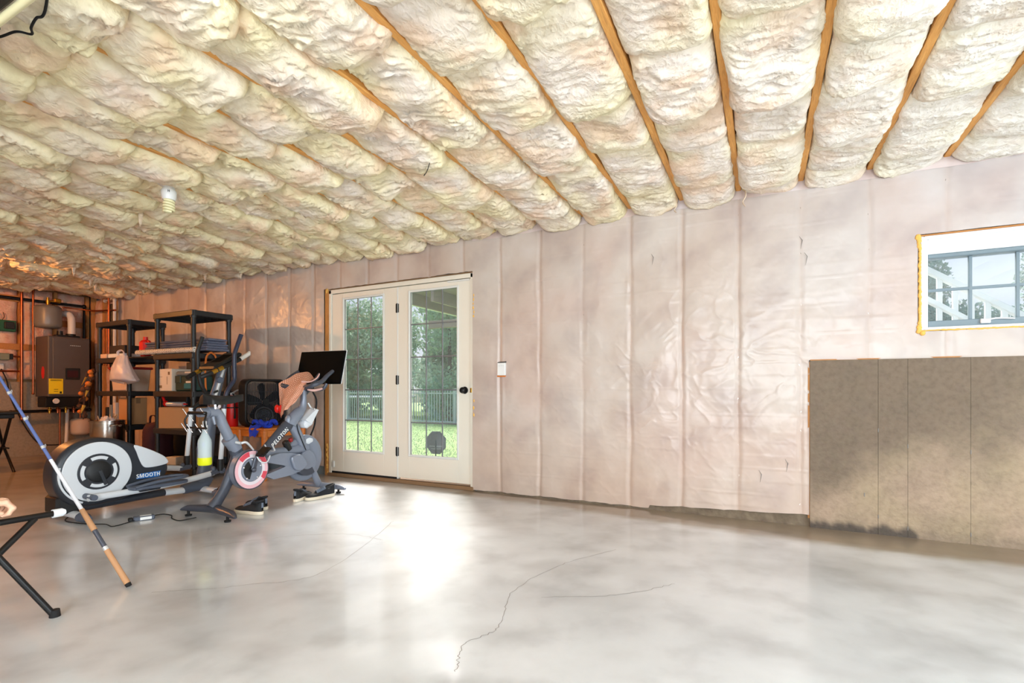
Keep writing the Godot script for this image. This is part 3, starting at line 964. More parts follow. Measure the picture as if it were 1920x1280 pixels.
func batt(xc: float, z0: float, z1: float, sag: float, spill: float, sd: float, step: float, tilt := 0.0, torn := 1.0) -> MB:
	# z0 is the end nearer the wall, z1 the end nearer the viewpoint; mushroom section that bulges below the joists
	var m := MB.new()
	var nu := 24 if step < 0.03 else 8
	var nv := maxi(8, int((z1 - z0) / step))
	for j in nv + 1:
		var v := float(j) / nv
		var w := absf(2.0 * v - 1.0)
		var env := pow(maxf(0.0, 1.0 - pow(w, 9.0)), 0.5) * (1.42 - 0.68 * v)
		var amp := (0.07 + sag) * env + 0.012
		for q in nu + 1:
			var th := (float(q) / nu - 0.5) * PI
			var sn := sin(th)
			var zz := lerpf(z0, z1, v)
			var lr := 0.5 + 0.5 * cA.get_noise_2d(zz * 4.0 + sd, signf(sn) * 9.0)
			var hw := 0.182 + spill * (2.0 * lr - 0.35)
			var x := xc + signf(sn) * pow(absf(sn), 0.62) * hw
			# ragged, tongue-shaped ends
			zz += (0.035 * cA.get_noise_2d(x * 7.0, sd) + 0.05 * (sn * sn) * (1.0 if v < 0.5 else -1.0)) * w * w
			var y := CE + 0.07 - amp * pow(cos(th) + 0.0001, 0.36)
			var big := cB.get_noise_3d(x * 2.6, sd, zz * 3.2)
			var wr := 1.0 - absf(cC.get_noise_3d(x * 4.0 + sd, y * 5.0, zz * 9.0)) * 2.2
			var fine := cB.get_noise_3d(x * 26.0, y * 26.0, zz * 34.0)
			var e := 0.35 + 0.65 * cos(th)
			# torn layers: a noise field cut into ledges
			var lay := 2.6 * cA.get_noise_3d(x * 4.2 + 0.4 * fine, sd + 3.0, zz * 3.6 + 0.4 * fine) + 0.9 * w * w
			var lf := lay - floorf(lay)
			y += e * 0.013 * (floorf(lay) + smoothstep(0.42, 0.58, lf)) * torn * lerpf(1.0, 0.5, smoothstep(-2.2, -0.4, xc))
			y += tilt * (x - xc)
			y += 0.075 * exp(-(pow(x + 3.82, 2.0) + pow(zz + 2.09, 2.0)) / 0.014)   # pressed back round the lampholder
			zz += 0.010 * cC.get_noise_2d(x * 22.0, sd) * w * w
			y -= e * (0.026 * big + lerpf(0.008, 0.004, smoothstep(-2.2, -0.4, xc)) * wr + 0.004 * fine)
			x += 0.005 * fine + 0.012 * big * absf(sn)
			zz += 0.006 * fine
			var yel := clampf(0.38 + 0.9 * cA.get_noise_3d(x * 2.2, 5.0, zz * 2.2) + 0.5 * (1.0 - cos(th)) + 0.45 * w * w + 0.2 - 0.55 * smoothstep(-3.5, 0.3, xc), 0.0, 1.0)
			var c := lin(0.965, 0.915, 0.870).lerp(lin(0.965, 0.915, 0.76), yel)
			c = c.lerp(lin(0.95, 0.81, 0.69), clampf(1.7 * cC.get_noise_3d(x * 3.0, 8.0, zz * 3.0) - 0.05, 0.0, 0.6))
			c = c.lerp(lin(0.965, 0.95, 0.92), 0.6 * smoothstep(-0.6, 1.4, xc))  # whiter to the right: the brighter light there put into the colour
			m.tint = c
			m.vert(Vector3(x, y, zz), Vector3.ZERO, Vector2(x, zz))
	finish_grid(m, 0, nu, nv, Vector3.DOWN)
	return m

func ceiling() -> void:
	cA = noise(1.0, 2, 201)
	cB = noise(1.0, 4, 202)
	cC = noise(1.0, 3, 203)
	var c := thing("ceiling", "open joist ceiling stuffed with sagging pale fibreglass batts", "ceiling", Vector3.ZERO, 0.0, "", "structure")
	part(c, "subfloor", b6(-9.95, 4.4, 2.70, 2.86, -4.35, 3.2), M.plywood)
	var rng := RandomNumberGenerator.new()
	rng.seed = 42
	for k in range(-23, 11):
		var x := -0.17 + 0.4064 * k
		var jm := MB.new()
		bx(jm, Vector3(x, CE + 0.1175, -0.58), Vector3(0.038, 0.235, 7.12), Basis(), 0.004)
		part(c, "joist", jm, M.lumber_z)
		var xc := x + 0.2032
		if xc > 4.1:
			continue
		var z := -4.12
		var lim := minf(-(1.75 + 0.4506 * xc) / 0.8927, (0.8927 * xc + 1.05 * 0.4506 * absf(xc)) / 1.385) + 0.35
		if xc > 0.0:
			lim = -(1.75 + 0.4506 * xc) / 0.8927 + 0.35
		if xc > 2.2:
			lim = -4.1
		lim = clampf(lim, -4.1, 0.8)
		var far := clampf((-xc - 1.0) / 6.0, 0.0, 1.0)
		var first := true
		while z < lim:
			var ln := rng.randf_range(0.30, 0.62) if xc < -2.2 else rng.randf_range(0.38, 0.85)
			if first:
				ln = rng.randf_range(0.14, 0.34)
				first = false
			var sag := rng.randf_range(0.008, 0.050) + far * rng.randf_range(0.0, 0.04)
			var spill := rng.randf_range(-0.004, 0.012) + (rng.randf_range(-0.006, 0.018) if xc < -1.0 else 0.0) + far * 0.004
			part(c, "insulation_batt", batt(xc, z - 0.03, z + ln + 0.05, sag, spill, rng.randf() * 90.0, 0.0135, rng.randf_range(-0.09, 0.09), rng.randf_range(0.5, 1.4)), M.batt)
			z += ln
		if z < 2.9:
			part(c, "insulation_batt", batt(xc, z - 0.02, 2.98, 0.04, 0.01, rng.randf() * 90.0, 0.06), M.batt)
	# yellow scraps stuffed along the top of the long wall
	for k in range(-6, 5):
		var m := MB.new()
		m.tint = lin(0.93, 0.86, 0.62)
		var x0 := -0.17 + 0.4064 * k + 0.03
		var pts := []
		for q in 9:
			pts.append(Vector3(x0 + 0.345 * q / 8.0, 2.462 + 0.012 * sin(q * 2.3 + k), -4.085 + 0.010 * sin(q * 1.7 + k * 2.0)))
		tube(m, spl(pts, 4), [0.010, 0.020, 0.012, 0.022, 0.014, 0.019, 0.010], 8, true)
		part(c, "edge_scrap", m, M.batt)
	# torn shreds that hang down
	for q in [[Vector3(-7.65, 2.41, -3.25), 0.12], [Vector3(-6.9, 2.40, -3.55), 0.14], [Vector3(-8.1, 2.40, -3.5), 0.10], [Vector3(-6.25, 2.42, -3.85), 0.09], [Vector3(-0.13, 2.45, -4.06), 0.13], [Vector3(-0.62, 2.45, -4.08), 0.09], [Vector3(-4.6, 2.40, -2.3), 0.08], [Vector3(-3.1, 2.41, -2.9), 0.05], [Vector3(-7.2, 2.40, -2.9), 0.10], [Vector3(-5.7, 2.42, -3.95), 0.10], [Vector3(-2.35, 2.42, -2.35), 0.05]]:
		var m := MB.new()
		m.tint = lin(0.93, 0.85, 0.76)
		var p: Vector3 = q[0]
		var l: float = q[1]
		tube(m, spl([p + Vector3(0, 0.04, 0), p + Vector3(0.012, -l * 0.35, 0.01), p + Vector3(-0.008, -l * 0.7, 0.0), p + Vector3(0.01, -l, 0.012)]), [0.022, 0.016, 0.012, 0.003], 7, true, 0.35)
		part(c, "insulation_shred", m, M.batt)
	# the dark wire across one bay
	var w := MB.new()
	tube(w, spl([Vector3(-2.02, 2.43, -2.72), Vector3(-1.99, 2.375, -2.66), Vector3(-1.90, 2.37, -2.58), Vector3(-1.80, 2.44, -2.5)]), 0.0025, 6)
	part(c, "stray_wire", w, M.lead_wire)

# ---- outdoors -----------------------------------------------------------------
func leaf_mesh(l: float) -> ArrayMesh:
	var m := MB.new()
	m.flat([Vector3(0, 0, 0), Vector3(l * 0.33, l * 0.06, l * 0.4), Vector3(0, -l * 0.04, l), Vector3(-l * 0.33, l * 0.06, l * 0.4)], Vector3.UP)
	return m.mesh()

func crown(o: Node3D, lobes: Array, count: int, leaf: float, mt: Material, sd: int) -> void:
	var rng := RandomNumberGenerator.new()
	rng.seed = sd
	var mm := MultiMesh.new()
	mm.transform_format = MultiMesh.TRANSFORM_3D
	mm.mesh = leaf_mesh(leaf)
	mm.instance_count = count
	for k in count:
		var lb: Array = lobes[rng.randi() % lobes.size()]
		var d := Vector3(rng.randfn(), rng.randfn(), rng.randfn()).normalized()
		var rad: Vector3 = lb[1]
		var p: Vector3 = lb[0] + d * rad * pow(rng.randf(), 0.35)
		var b := Basis.from_euler(Vector3(rng.randf_range(-1.2, 1.2), rng.randf() * TAU, rng.randf_range(-1.2, 1.2))).scaled(Vector3.ONE * rng.randf_range(0.6, 1.3))
		mm.set_instance_transform(k, Transform3D(b, p))
	var mi := MultiMeshInstance3D.new()
	mi.name = "foliage"
	mi.multimesh = mm
	mi.material_override = mt
	mi.set_meta("kind", "stuff")
	o.add_child(mi, true)

func tree(label: String, at: Vector3, h: float, r: float, mt: Material, sd: int, group := "") -> void:
	var o := thing("tree", label, "tree", at, 0.0, group)
	var t := MB.new()
	tube(t, [Vector3.ZERO, Vector3(0.05, h * 0.4, 0.02), Vector3(0.0, h * 0.85, 0.0)], [0.13, 0.09, 0.03], 9)
	part(o, "trunk", t, M.bark)
	var rng := RandomNumberGenerator.new()
	rng.seed = sd
	var lobes := []
	for k in 24:
		var y := rng.randf_range(0.08, 0.92)
		var sp := r * (1.0 - absf(y - 0.42)) * 0.8
		var a := rng.randf() * TAU
		lobes.append([Vector3(cos(a) * sp * rng.randf(), y * h, sin(a) * sp * rng.randf()), Vector3(0.42, 0.33, 0.42) * r * rng.randf_range(0.7, 1.2)])
	crown(o, lobes, 9500, 0.19, mt, sd + 1)

func outside() -> void:
	var g := thing("ground", "bright green sloping lawn outside the French doors", "lawn", Vector3.ZERO, 0.0, "", "structure")
	var m := MB.new()
	grid(m, 40, 30, func(u: float, v: float): return Vector3(lerpf(-45, 22, u), lerpf(-0.1, -0.45, v), lerpf(-4.34, -45, v)), Vector3.UP)
	part(g, "turf", m, M.lawn)
	part(g, "patio_slab", b6(-5.2, -1.6, -0.3, -0.05, -5.0, -4.34, 0.01), M.concrete)
	part(g, "raised_bank", tint_box(0.0, 22.0, -0.5, 1.15, -45.0, -4.36, lin(0.62, 0.62, 0.60)), M.concrete)
	var rng := RandomNumberGenerator.new()
	rng.seed = 8
	var mm := MultiMesh.new()
	mm.transform_format = MultiMesh.TRANSFORM_3D
	var bl := MB.new()
	bl.flat([Vector3(-0.004, 0, 0), Vector3(0.004, 0, 0), Vector3(0.003, 0.02, 0.008), Vector3(0, 0.034, 0.02)], Vector3(0, 0.4, 1).normalized())
	mm.mesh = bl.mesh()
	mm.instance_count = 16000
	for k in 16000:
		var z := -5.0 - 9.5 * pow(rng.randf(), 1.3)
		var x := -3.2 + z * rng.randf_range(-0.1, 0.95) * 1.0 + 0.5
		mm.set_instance_transform(k, Transform3D(Basis(Vector3.UP, rng.randf() * TAU).scaled(Vector3(1.6, rng.randf_range(0.6, 1.2), 1.6)), Vector3(x, -0.1 - 0.35 * (-4.34 - z) / 40.66, z)))
	var gi := MultiMeshInstance3D.new()
	gi.name = "grass"
	gi.multimesh = mm
	gi.material_override = M.blade
	add_child(gi, true)
	tag(gi, "short mown grass blades on the lawn outside the doors", "grass", "", "stuff")
	# metal fence
	var f := thing("fence", "pale grey metal picket fence along the far side of the lawn", "fence", Vector3(-13.0, -0.22, -14.0))
	m = MB.new()
	add6(m, -13.0, 11.0, 1.06, 1.10, -0.02, 0.02)
	part(f, "rail", m, M.fence_metal)
	m = MB.new()
	add6(m, -13.0, 11.0, 0.10, 0.14, -0.02, 0.02)
	part(f, "rail", m, M.fence_metal)
	m = MB.new()
	for k in 218:
		add6(m, -13.0 + 0.11 * k, -13.0 + 0.11 * k + 0.022, 0.02, 1.18, -0.011, 0.011)
	part(f, "pickets", m, M.fence_metal, "", "stuff")
	for k in 11:
		part(f, "post", b6(-13.0 + 2.4 * k - 0.035, -13.0 + 2.4 * k + 0.035, 0.0, 1.24, -0.035, 0.035, 0.006), M.fence_metal)
	# trampoline
	var t := thing("trampoline", "round trampoline with a white pad and dark legs beyond the fence", "trampoline", Vector3(-15.2, -0.24, -16.5))
	m = MB.new()
	var ring := []
	for k in 41:
		ring.append(Vector3(cos(TAU * k / 40) * 1.9, 0.93, sin(TAU * k / 40) * 1.9))
	tube(m, ring, 0.09, 8, false, 0.45, Vector3.UP)
	part(t, "pad", m, M.white_plastic)
	m = MB.new()
	lathe(m, [Vector2(0, 0.92), Vector2(1.82, 0.92)], Transform3D(), 40)
	part(t, "mat", m, M.black_matte)
	for k in 6:
		m = MB.new()
		var a := TAU * k / 6 + 0.3
		tube(m, [Vector3(cos(a) * 1.85, 0.0, sin(a) * 1.85), Vector3(cos(a) * 1.85, 0.9, sin(a) * 1.85)], 0.03, 8)
		part(t, "leg", m, M.net_dark)
	# deck overhead
	var dk := thing("deck", "weathered raised timber deck seen through the top of the right-hand door glass", "deck", Vector3(0, 0, 0))
	for k in 14:
		part(dk, "plank", b6(-4.78, -0.9, 2.44, 2.475, -5.95 - 0.145 * k - 0.135, -5.95 - 0.145 * k, 0.004), M.deck_wood)
	for k in 9:
		part(dk, "joist", b6(-4.78 + 0.45 * k, -4.73 + 0.45 * k, 2.26, 2.44, -7.98, -5.95, 0.004), M.deck_wood)
	part(dk, "rim_board", b6(-4.82, -4.785, 2.26, 2.49, -7.98, -5.95, 0.004), M.white_paint)
	part(dk, "beam", b6(-5.6, -0.9, 2.12, 2.26, -7.72, -7.62, 0.004), M.deck_wood)
	for x in [-4.62, -1.0]:
		part(dk, "post", b6(x - 0.07, x + 0.07, -0.2, 2.12, -7.74, -7.6, 0.006), M.deck_wood)
	# stair rail
	var sr := thing("stair_railing", "white painted stair railing sloping down outside the small window", "railing", Vector3.ZERO)
	var sl := -0.7165
	var ya := func(x: float) -> float: return 2.022 + (x - 1.302) * sl
	for q in [[0.0, 0.045], [-0.26, 0.04]]:
		m = MB.new()
		var xa := 0.5
		var xb := 2.35
		var mid := Vector3((xa + xb) / 2, float(ya.call((xa + xb) / 2)) + q[0], -5.6)
		bx(m, mid, Vector3(2.27, q[1], 0.08), Basis(Vector3(0, 0, 1), atan(sl)), 0.005)
		part(sr, "rail", m, M.white_paint)
	for k in 16:
		var x := 0.627 + 0.107 * k
		var yt: float = ya.call(x)
		part(sr, "baluster", b6(x - 0.019, x + 0.019, maxf(1.15, yt - 0.75), yt - 0.01, -5.619, -5.581, 0.004), M.white_paint)
	for x in [0.5, 2.33]:
		part(sr, "post", b6(x - 0.045, x + 0.045, 1.15, float(ya.call(x)) + 0.08, -5.645, -5.555, 0.006), M.white_paint)
	# yard sign
	var ys := thing("yard_sign", "dark grey octagonal yard sign on a stake just outside the right-hand door", "sign", Vector3(-3.70, -0.06, -5.2), 0.15)
	m = MB.new()
	var oct := PackedVector2Array()
	for k in 8:
		oct.append(Vector2(cos(TAU * (k + 0.5) / 8) * 0.145, 0.365 + sin(TAU * (k + 0.5) / 8) * 0.155))
	prism(m, oct, -0.006, 0.006, Transform3D(), 0.002)
	part(ys, "board", m, M.sign_grey)
	m = MB.new()
	tube(m, [Vector3(0, -0.25, 0.012), Vector3(0, 0.40, 0.012)], 0.008, 8)
	part(ys, "stake", m, M.black_iron)
	m = MB.new()
	add6(m, -0.09, 0.09, 0.315, 0.325, 0.006, 0.008)
	add6(m, -0.07, 0.07, 0.285, 0.292, 0.006, 0.008)
	part(ys, "print_line", m, M.grey_plastic)
	# trees
	var lab := ["leafy pale green tree behind the picket fence", "dense mid green tree behind the picket fence"]
	var rr := RandomNumberGenerator.new()
	rr.seed = 21
	var n := 0
	for x in [-27.0, -24.2, -21.5, -18.8, -16.6, -14.2, -12.0, -9.8, -7.4, -5.0]:
		tree(lab[n % 2], Vector3(x + rr.randf_range(-0.5, 0.5), -0.3, -18.2 - (n % 3) * 1.1), rr.randf_range(5.6, 6.6), rr.randf_range(1.9, 2.3), [M.leaf_a, M.leaf_b][n % 2], 300 + n * 7, ["pale trees behind the fence", "dense trees behind the fence"][n % 2])
		n += 1
	for k in 6:
		tree("tall pale tree in the back row, farthest behind the picket fence", Vector3(-30.0 + 4.6 * k, -0.35, -23.5 - (k % 2)), 6.6, 2.9, M.leaf_a, 500 + k * 3, "back row of trees")
	for k in 11:
		if absf(-25.0 + 2.05 * k + 15.2) < 2.6:
			continue
		var sh := thing("shrub", "low dark green shrub growing just behind the picket fence", "shrub", Vector3(-25.0 + 2.05 * k, -0.3, -15.3 - (k % 2) * 0.5), 0.0, "shrubs along the fence")
		var stem := MB.new()
		tube(stem, [Vector3.ZERO, Vector3(0.04, 1.1, 0)], [0.05, 0.02], 7)
		part(sh, "stem", stem, M.bark)
		crown(sh, [[Vector3(0, 0.7, 0), Vector3(1.1, 0.75, 0.6)], [Vector3(0.5, 1.3, 0), Vector3(0.8, 0.7, 0.5)], [Vector3(-0.5, 1.1, 0), Vector3(0.8, 0.8, 0.5)]], 1900, 0.14, M.leaf_b, 900 + k)
	# seen through the small window
	var bt := thing("tree", "bluish bushy tree at the left of the small window view", "tree", Vector3(2.45, 1.1, -11.5))
	var tk := MB.new()
	tube(tk, [Vector3.ZERO, Vector3(0.03, 1.9, 0)], [0.07, 0.02], 8)
	part(bt, "trunk", tk, M.bark)
	crown(bt, [[Vector3(-0.5, 1.1, 0), Vector3(1.0, 1.1, 0.7)], [Vector3(-0.2, 1.75, 0), Vector3(0.75, 0.85, 0.5)], [Vector3(0.6, 0.7, 0), Vector3(1.0, 0.75, 0.6)], [Vector3(1.6, 0.45, 0), Vector3(0.8, 0.6, 0.5)]], 50000, 0.065, M.leaf_c, 77)
	var cf := thing("conifer_tree", "tall narrow dark conifer at the right of the small window view", "tree", Vector3(5.35, 1.1, -14.0))
	tk = MB.new()
	tube(tk, [Vector3.ZERO, Vector3(0, 5.2, 0)], [0.1, 0.02], 8)
	part(cf, "trunk", tk, M.bark)
	var lobes := []
	for k in 14:
		var y := 0.4 + 0.36 * k
		lobes.append([Vector3(rr.randf_range(-0.15, 0.15), y, 0), Vector3(0.72 * (1.0 - k / 17.0) + 0.1, 0.35, 0.7 * (1.0 - k / 17.0))])
	crown(cf, lobes, 36000, 0.065, M.leaf_c, 78)

# ---- gym machines ---------------------------------------------------------
# local frame of a machine: s runs forward along -Z, y up, t to its right-hand side
func P(s: float, y: float, t := 0.0) -> Vector3:
	return Vector3(t, y, -s)

func side() -> Transform3D:
	return Transform3D(Basis(Vector3(0, 0, -1), Vector3(0, 1, 0), Vector3(1, 0, 0)), Vector3.ZERO)

func pv(a: Array) -> PackedVector2Array:
	var o := PackedVector2Array()
	for q in range(0, a.size(), 2):
		o.append(Vector2(a[q], a[q + 1]))
	return o

func smooth_poly(a: PackedVector2Array, k := 5) -> PackedVector2Array:
	var o := PackedVector2Array()
	var n := a.size()
	for j in n:
		for q in k:
			o.append(a[j].cubic_interpolate(a[(j + 1) % n], a[(j + n - 1) % n], a[(j + 2) % n], float(q) / k))
	return o

func elliptical() -> void:
	var o := thing("elliptical_trainer", "grey and white elliptical trainer with a big round flywheel cover", "exercise machine", Vector3(-4.65, 0, -1.86))
	var S := side()
	var m := MB.new()
	var outline := smooth_poly(pv([-0.158, 0.33, -0.148, 0.43, -0.112, 0.505, -0.049, 0.567, 0.045, 0.600, 0.145, 0.604, 0.245, 0.585, 0.34, 0.543, 0.44, 0.500, 0.517, 0.457, 0.582, 0.405, 0.612, 0.345, 0.612, 0.285, 0.58, 0.235, 0.48, 0.19, 0.38, 0.14, 0.26, 0.105, 0.08, 0.092, -0.03, 0.115, -0.10, 0.165, -0.143, 0.24]), 4)
	prism(m, outline, -0.075, 0.135, S, 0.045, 5)
	part(o, "housing", m, M.machine_dark)
	for sd in [1.0, -1.0]:
		var tt: float = 0.135 if sd > 0.0 else -0.075
		m = MB.new()
		prism(m, disc_poly(0.224, 56, 0.104, 0.353), minf(tt, tt + 0.014 * sd), maxf(tt, tt + 0.014 * sd), S, 0.006, 3)
		var dk := part(o, "flywheel_cover", m, M.machine_white, "pale round cover")
		m = MB.new()
		prism(m, disc_poly(0.135, 48, 0.104, 0.353), minf(tt, tt + 0.02 * sd), maxf(tt, tt + 0.02 * sd), S, 0.004, 2)
		part(dk, "hub", m, M.machine_dark)
		m = MB.new()
		for k in 4:
			var a0 := deg_to_rad(48.0 + 90.0 * k + 12.0)
			prism(m, arc_poly(0.104, 0.353, 0.094, 0.119, a0, a0 + deg_to_rad(58.0), 10), minf(tt, tt + 0.023 * sd), maxf(tt, tt + 0.023 * sd), S, 0.002)
		part(dk, "hub_slots", m, M.machine_white)
		m = MB.new()
		var spin := Transform3D(Basis(Vector3(0, 0, 1), -PI / 2 * sd), P(0.104, 0.353, tt + 0.018 * sd))
		lathe(m, [Vector2(0.084, 0.0), Vector2(0.080, 0.004), Vector2(0.06, 0.009), Vector2(0.03, 0.014), Vector2(0.0, 0.016)], spin, 32)
		part(dk, "hub_cap", m, M.black_plastic)
		m = MB.new()
		prism(m, pv([0.09, 0.36, 0.115, 0.365, 0.155, 0.255, 0.135, 0.245]), minf(tt + 0.02 * sd, tt + 0.036 * sd), maxf(tt + 0.02 * sd, tt + 0.036 * sd), S, 0.003)
		part(dk, "crank_arm", m, M.machine_dark)
		m = MB.new()
		prism(m, smooth_poly(pv([0.345, 0.530, 0.362, 0.47, 0.385, 0.40, 0.412, 0.347, 0.45, 0.334, 0.52, 0.336, 0.588, 0.348, 0.602, 0.368, 0.575, 0.41, 0.517, 0.450, 0.43, 0.497]), 3), minf(tt, tt + 0.009 * sd), maxf(tt, tt + 0.009 * sd), S, 0.004)
		part(o, "side_panel", m, M.machine_white, "pale rear side panel")
	m = MB.new()
	prism(m, arc_poly(0.104, 0.353, 0.232, 0.246, 2.9, 4.3, 16), 0.134, 0.142, S, 0.002)
	part(o, "trim_arc", m, M.machine_white)
	var logo := Node3D.new()
	logo.name = "logo"
	o.add_child(logo, true)
	m = MB.new()
	prism(m, pv([0.362, 0.252, 0.532, 0.247, 0.546, 0.297, 0.392, 0.292]), 0.134, 0.1365, S)
	part(logo, "badge", m, M.blue_logo)
	var tm := part(logo, "lettering", lettering("SMOOTH", 0.043), M.white_paint)
	tm.transform = Transform3D(S.basis, P(0.452, 0.273, 0.1375)).scaled_local(Vector3(1, 1, 1))
	# base rail and feet
	m = MB.new()
	tube(m, [P(-0.02, 0.075), P(0.45, 0.082), P(0.64, 0.082)], 0.040, 12, true, 0.8, Vector3.UP)
	part(o, "base_rail", m, M.machine_dark)
	m = MB.new()
	tube(m, [P(0.635, 0.08), P(0.83, 0.072)], 0.036, 12, true, 0.8, Vector3.UP)
	part(o, "rail_sleeve", m, M.machine_white, "white section of the base rail")
	m = MB.new()
	tube(m, spl([P(0.80, 0.078), P(0.88, 0.09), P(0.98, 0.10), P(1.03, 0.16)]), [0.042, 0.05, 0.055, 0.05], 12)
	part(o, "front_bracket", m, M.machine_grey)
	for q in [[-0.03, 0.04], [0.97, 0.045]]:
		m = MB.new()
		tube(m, [P(q[0], q[1] + 0.012, -0.22), P(q[0], q[1] + 0.012, 0.22)], 0.034, 14, true, 0.75, Vector3.UP)
		var sb := part(o, "stabilizer", m, M.machine_white)
		for e in [-1.0, 1.0]:
			m = MB.new()
			tube(m, spl([P(q[0], 0.045, 0.205 * e), P(q[0] + 0.005, 0.042, 0.25 * e), P(q[0] + 0.012, 0.036, 0.285 * e)], 4), [0.040, 0.040, 0.026], 14, true, 0.85, Vector3.UP)
			part(sb, "end_cap", m, M.machine_grey)
	m = MB.new()
	bx(m, P(-0.06, 0.13, 0.0), Vector3(0.2, 0.14, 0.14), Basis(), 0.02)
	part(o, "rear_foot", m, M.black_plastic)
	# foot bars, pedals and moving arms
	for sd in [1.0, -1.0]:
		var up: float = 0.0 if sd > 0.0 else 0.16
		m = MB.new()
		tube(m, spl([P(0.0, 0.178 + up * 1.4, 0.235 * sd), P(0.32, 0.178 + up * 0.9, 0.235 * sd), P(0.70, 0.198 + up * 0.45, 0.235 * sd), P(0.93, 0.226 + up * 0.05, 0.235 * sd)], 4), 0.021, 12, true, 1.2, Vector3.UP)
		part(o, "foot_bar", m, M.machine_white)
		m = MB.new()
		tube(m, [P(0.02, 0.182 + up * 1.4, 0.15 * sd), P(0.02, 0.182 + up * 1.4, 0.285 * sd)], 0.021, 14)
		part(o, "roller", m, M.machine_grey)
		m = MB.new()
		tube(m, [P(0.90, 0.222 + up * 0.05, 0.235 * sd), P(0.99, 0.240, 0.235 * sd)], 0.024, 10)
		ball(m, P(0.998, 0.242, 0.255 * sd), Vector3(0.03, 0.03, 0.03))
		ball(m, P(0.93, 0.262, 0.235 * sd), Vector3(0.022, 0.026, 0.022))
		part(o, "joint", m, M.machine_grey)
		# pedal tray with a raised rim
		var pb := up * 0.75
		m = MB.new()
		var base: float = 0.205 + pb
		prism(m, smooth_poly(pv([0.26, -0.055, 0.36, -0.07, 0.52, -0.075, 0.64, -0.06, 0.675, 0.0, 0.64, 0.06, 0.52, 0.075, 0.36, 0.07, 0.26, 0.055]), 4), -0.012, 0.012, Transform3D(Basis(Vector3(0, 0, -1), Vector3(1, 0, 0), Vector3(0, 1, 0)), Vector3(0.275 * sd, base, 0)), 0.006, 2)
		var pd := part(o, "pedal", m, M.machine_grey)
		m = MB.new()
		tube(m, spl([P(0.26, base + 0.012, 0.275 * sd - 0.062), P(0.40, base + 0.036, 0.275 * sd - 0.076), P(0.60, base + 0.044, 0.275 * sd - 0.072), P(0.672, base + 0.042, 0.275 * sd), P(0.60, base + 0.044, 0.275 * sd + 0.072), P(0.40, base + 0.036, 0.275 * sd + 0.076), P(0.26, base + 0.012, 0.275 * sd + 0.062)], 6), 0.013, 8)
		part(pd, "rim", m, M.machine_grey)
		m = MB.new()
		bx(m, P(0.40, base - 0.022, 0.245 * sd), Vector3(0.05, 0.035, 0.16), Basis(), 0.008)
		part(pd, "bracket", m, M.machine_dark)
		# upright arm
		m = MB.new()
		tube(m, [P(0.985, 0.24, 0.255 * sd), P(0.985, 0.345, 0.255 * sd)], 0.027, 12)
		part(o, "arm_socket", m, M.black_plastic)
		m = MB.new()
		tube(m, [P(0.985, 0.33, 0.255 * sd), P(1.005, 0.56, 0.252 * sd), P(1.02, 0.80, 0.25 * sd)], 0.020, 12)
		part(o, "swing_arm", m, M.machine_white)
		m = MB.new()
		tube(m, spl([P(1.018, 0.78, 0.25 * sd), P(1.04, 0.93, 0.25 * sd), P(1.065, 0.985, 0.25 * sd), P(1.115, 1.06, 0.25 * sd), P(1.121, 1.12, 0.25 * sd), P(1.119, 1.19, 0.25 * sd), P(1.120, 1.29, 0.25 * sd), P(1.130, 1.335, 0.25 * sd), P(1.187, 1.492, 0.25 * sd)] if sd > 0.0 else [P(1.02, 0.78, -0.25), P(1.165, 0.90, -0.25), P(1.15, 0.96, -0.25), P(1.11, 1.04, -0.25), P(1.09, 1.17, -0.25), P(1.083, 1.30, -0.25), P(1.087, 1.365, -0.25), P(1.128, 1.488, -0.25)], 5), 0.019, 12)
		part(o, "handlebar", m, M.grip_blue if sd > 0.0 else M.black_plastic)
	# mast, console and fixed grips
	m = MB.new()
	tube(m, spl([P(0.98, 0.12), P(1.03, 0.45), P(1.08, 0.85), P(1.125, 1.02), P(1.17, 1.19)], 4), [0.055, 0.038, 0.034, 0.03], 12, true, 1.3, Vector3(0, 0, 1))
	part(o, "mast", m, M.machine_grey)
	m = MB.new()
	tube(m, [P(1.075, 0.9, 0.03), P(1.16, 1.18, 0.03)], 0.016, 8)
	part(o, "mast_trim", m, M.silver)
	m = MB.new()
	var cb := Basis(Vector3(1, 0, 0), 0.53)
	bx(m, P(1.15, 1.245), Vector3(0.25, 0.04, 0.32), cb, 0.016)
	var con := part(o, "console", m, M.black_plastic)
	m = MB.new()
	bx(m, P(1.16, 1.272), Vector3(0.15, 0.006, 0.16), cb, 0.002)
	part(con, "display", m, M.screen)
	for sd in [1.0, -1.0]:
		m = MB.new()
		tube(m, [P(0.90, 1.085, 0.10 * sd), P(0.97, 1.122, 0.13 * sd), P(1.26, 1.268, 0.13 * sd)], 0.020, 12)
		var gp := part(o, "fixed_grip", m, M.black_plastic)
		m = MB.new()
		for q in [[0.985, 1.03], [1.04, 1.085]]:
			tube(m, [P(q[0], 1.122 + (q[0] - 0.97) * 0.503, 0.13 * sd), P(q[1], 1.122 + (q[1] - 0.97) * 0.503, 0.13 * sd)], 0.0208, 12)
		part(gp, "pulse_sensor", m, M.brass)
		m = MB.new()
		tube(m, [P(1.26, 1.268, 0.13 * sd), P(1.35, 1.325, 0.13 * sd), P(1.37, 1.345, 0.11 * sd)], [0.021, 0.02, 0.012], 12)
		part(gp, "tip", m, M.pvc)
	m = MB.new()
	lathe(m, [Vector2(0.0, 0.03), Vector2(0.026, 0.028), Vector2(0.03, 0.02), Vector2(0.03, 0.0), Vector2(0.012, 0.0), Vector2(0.012, -0.03)], Transform3D(Basis(Vector3(0, 0, 1), -PI / 2), P(1.10, 1.065, 0.05)), 20)
	part(o, "knob", m, M.machine_grey)
	m = MB.new()
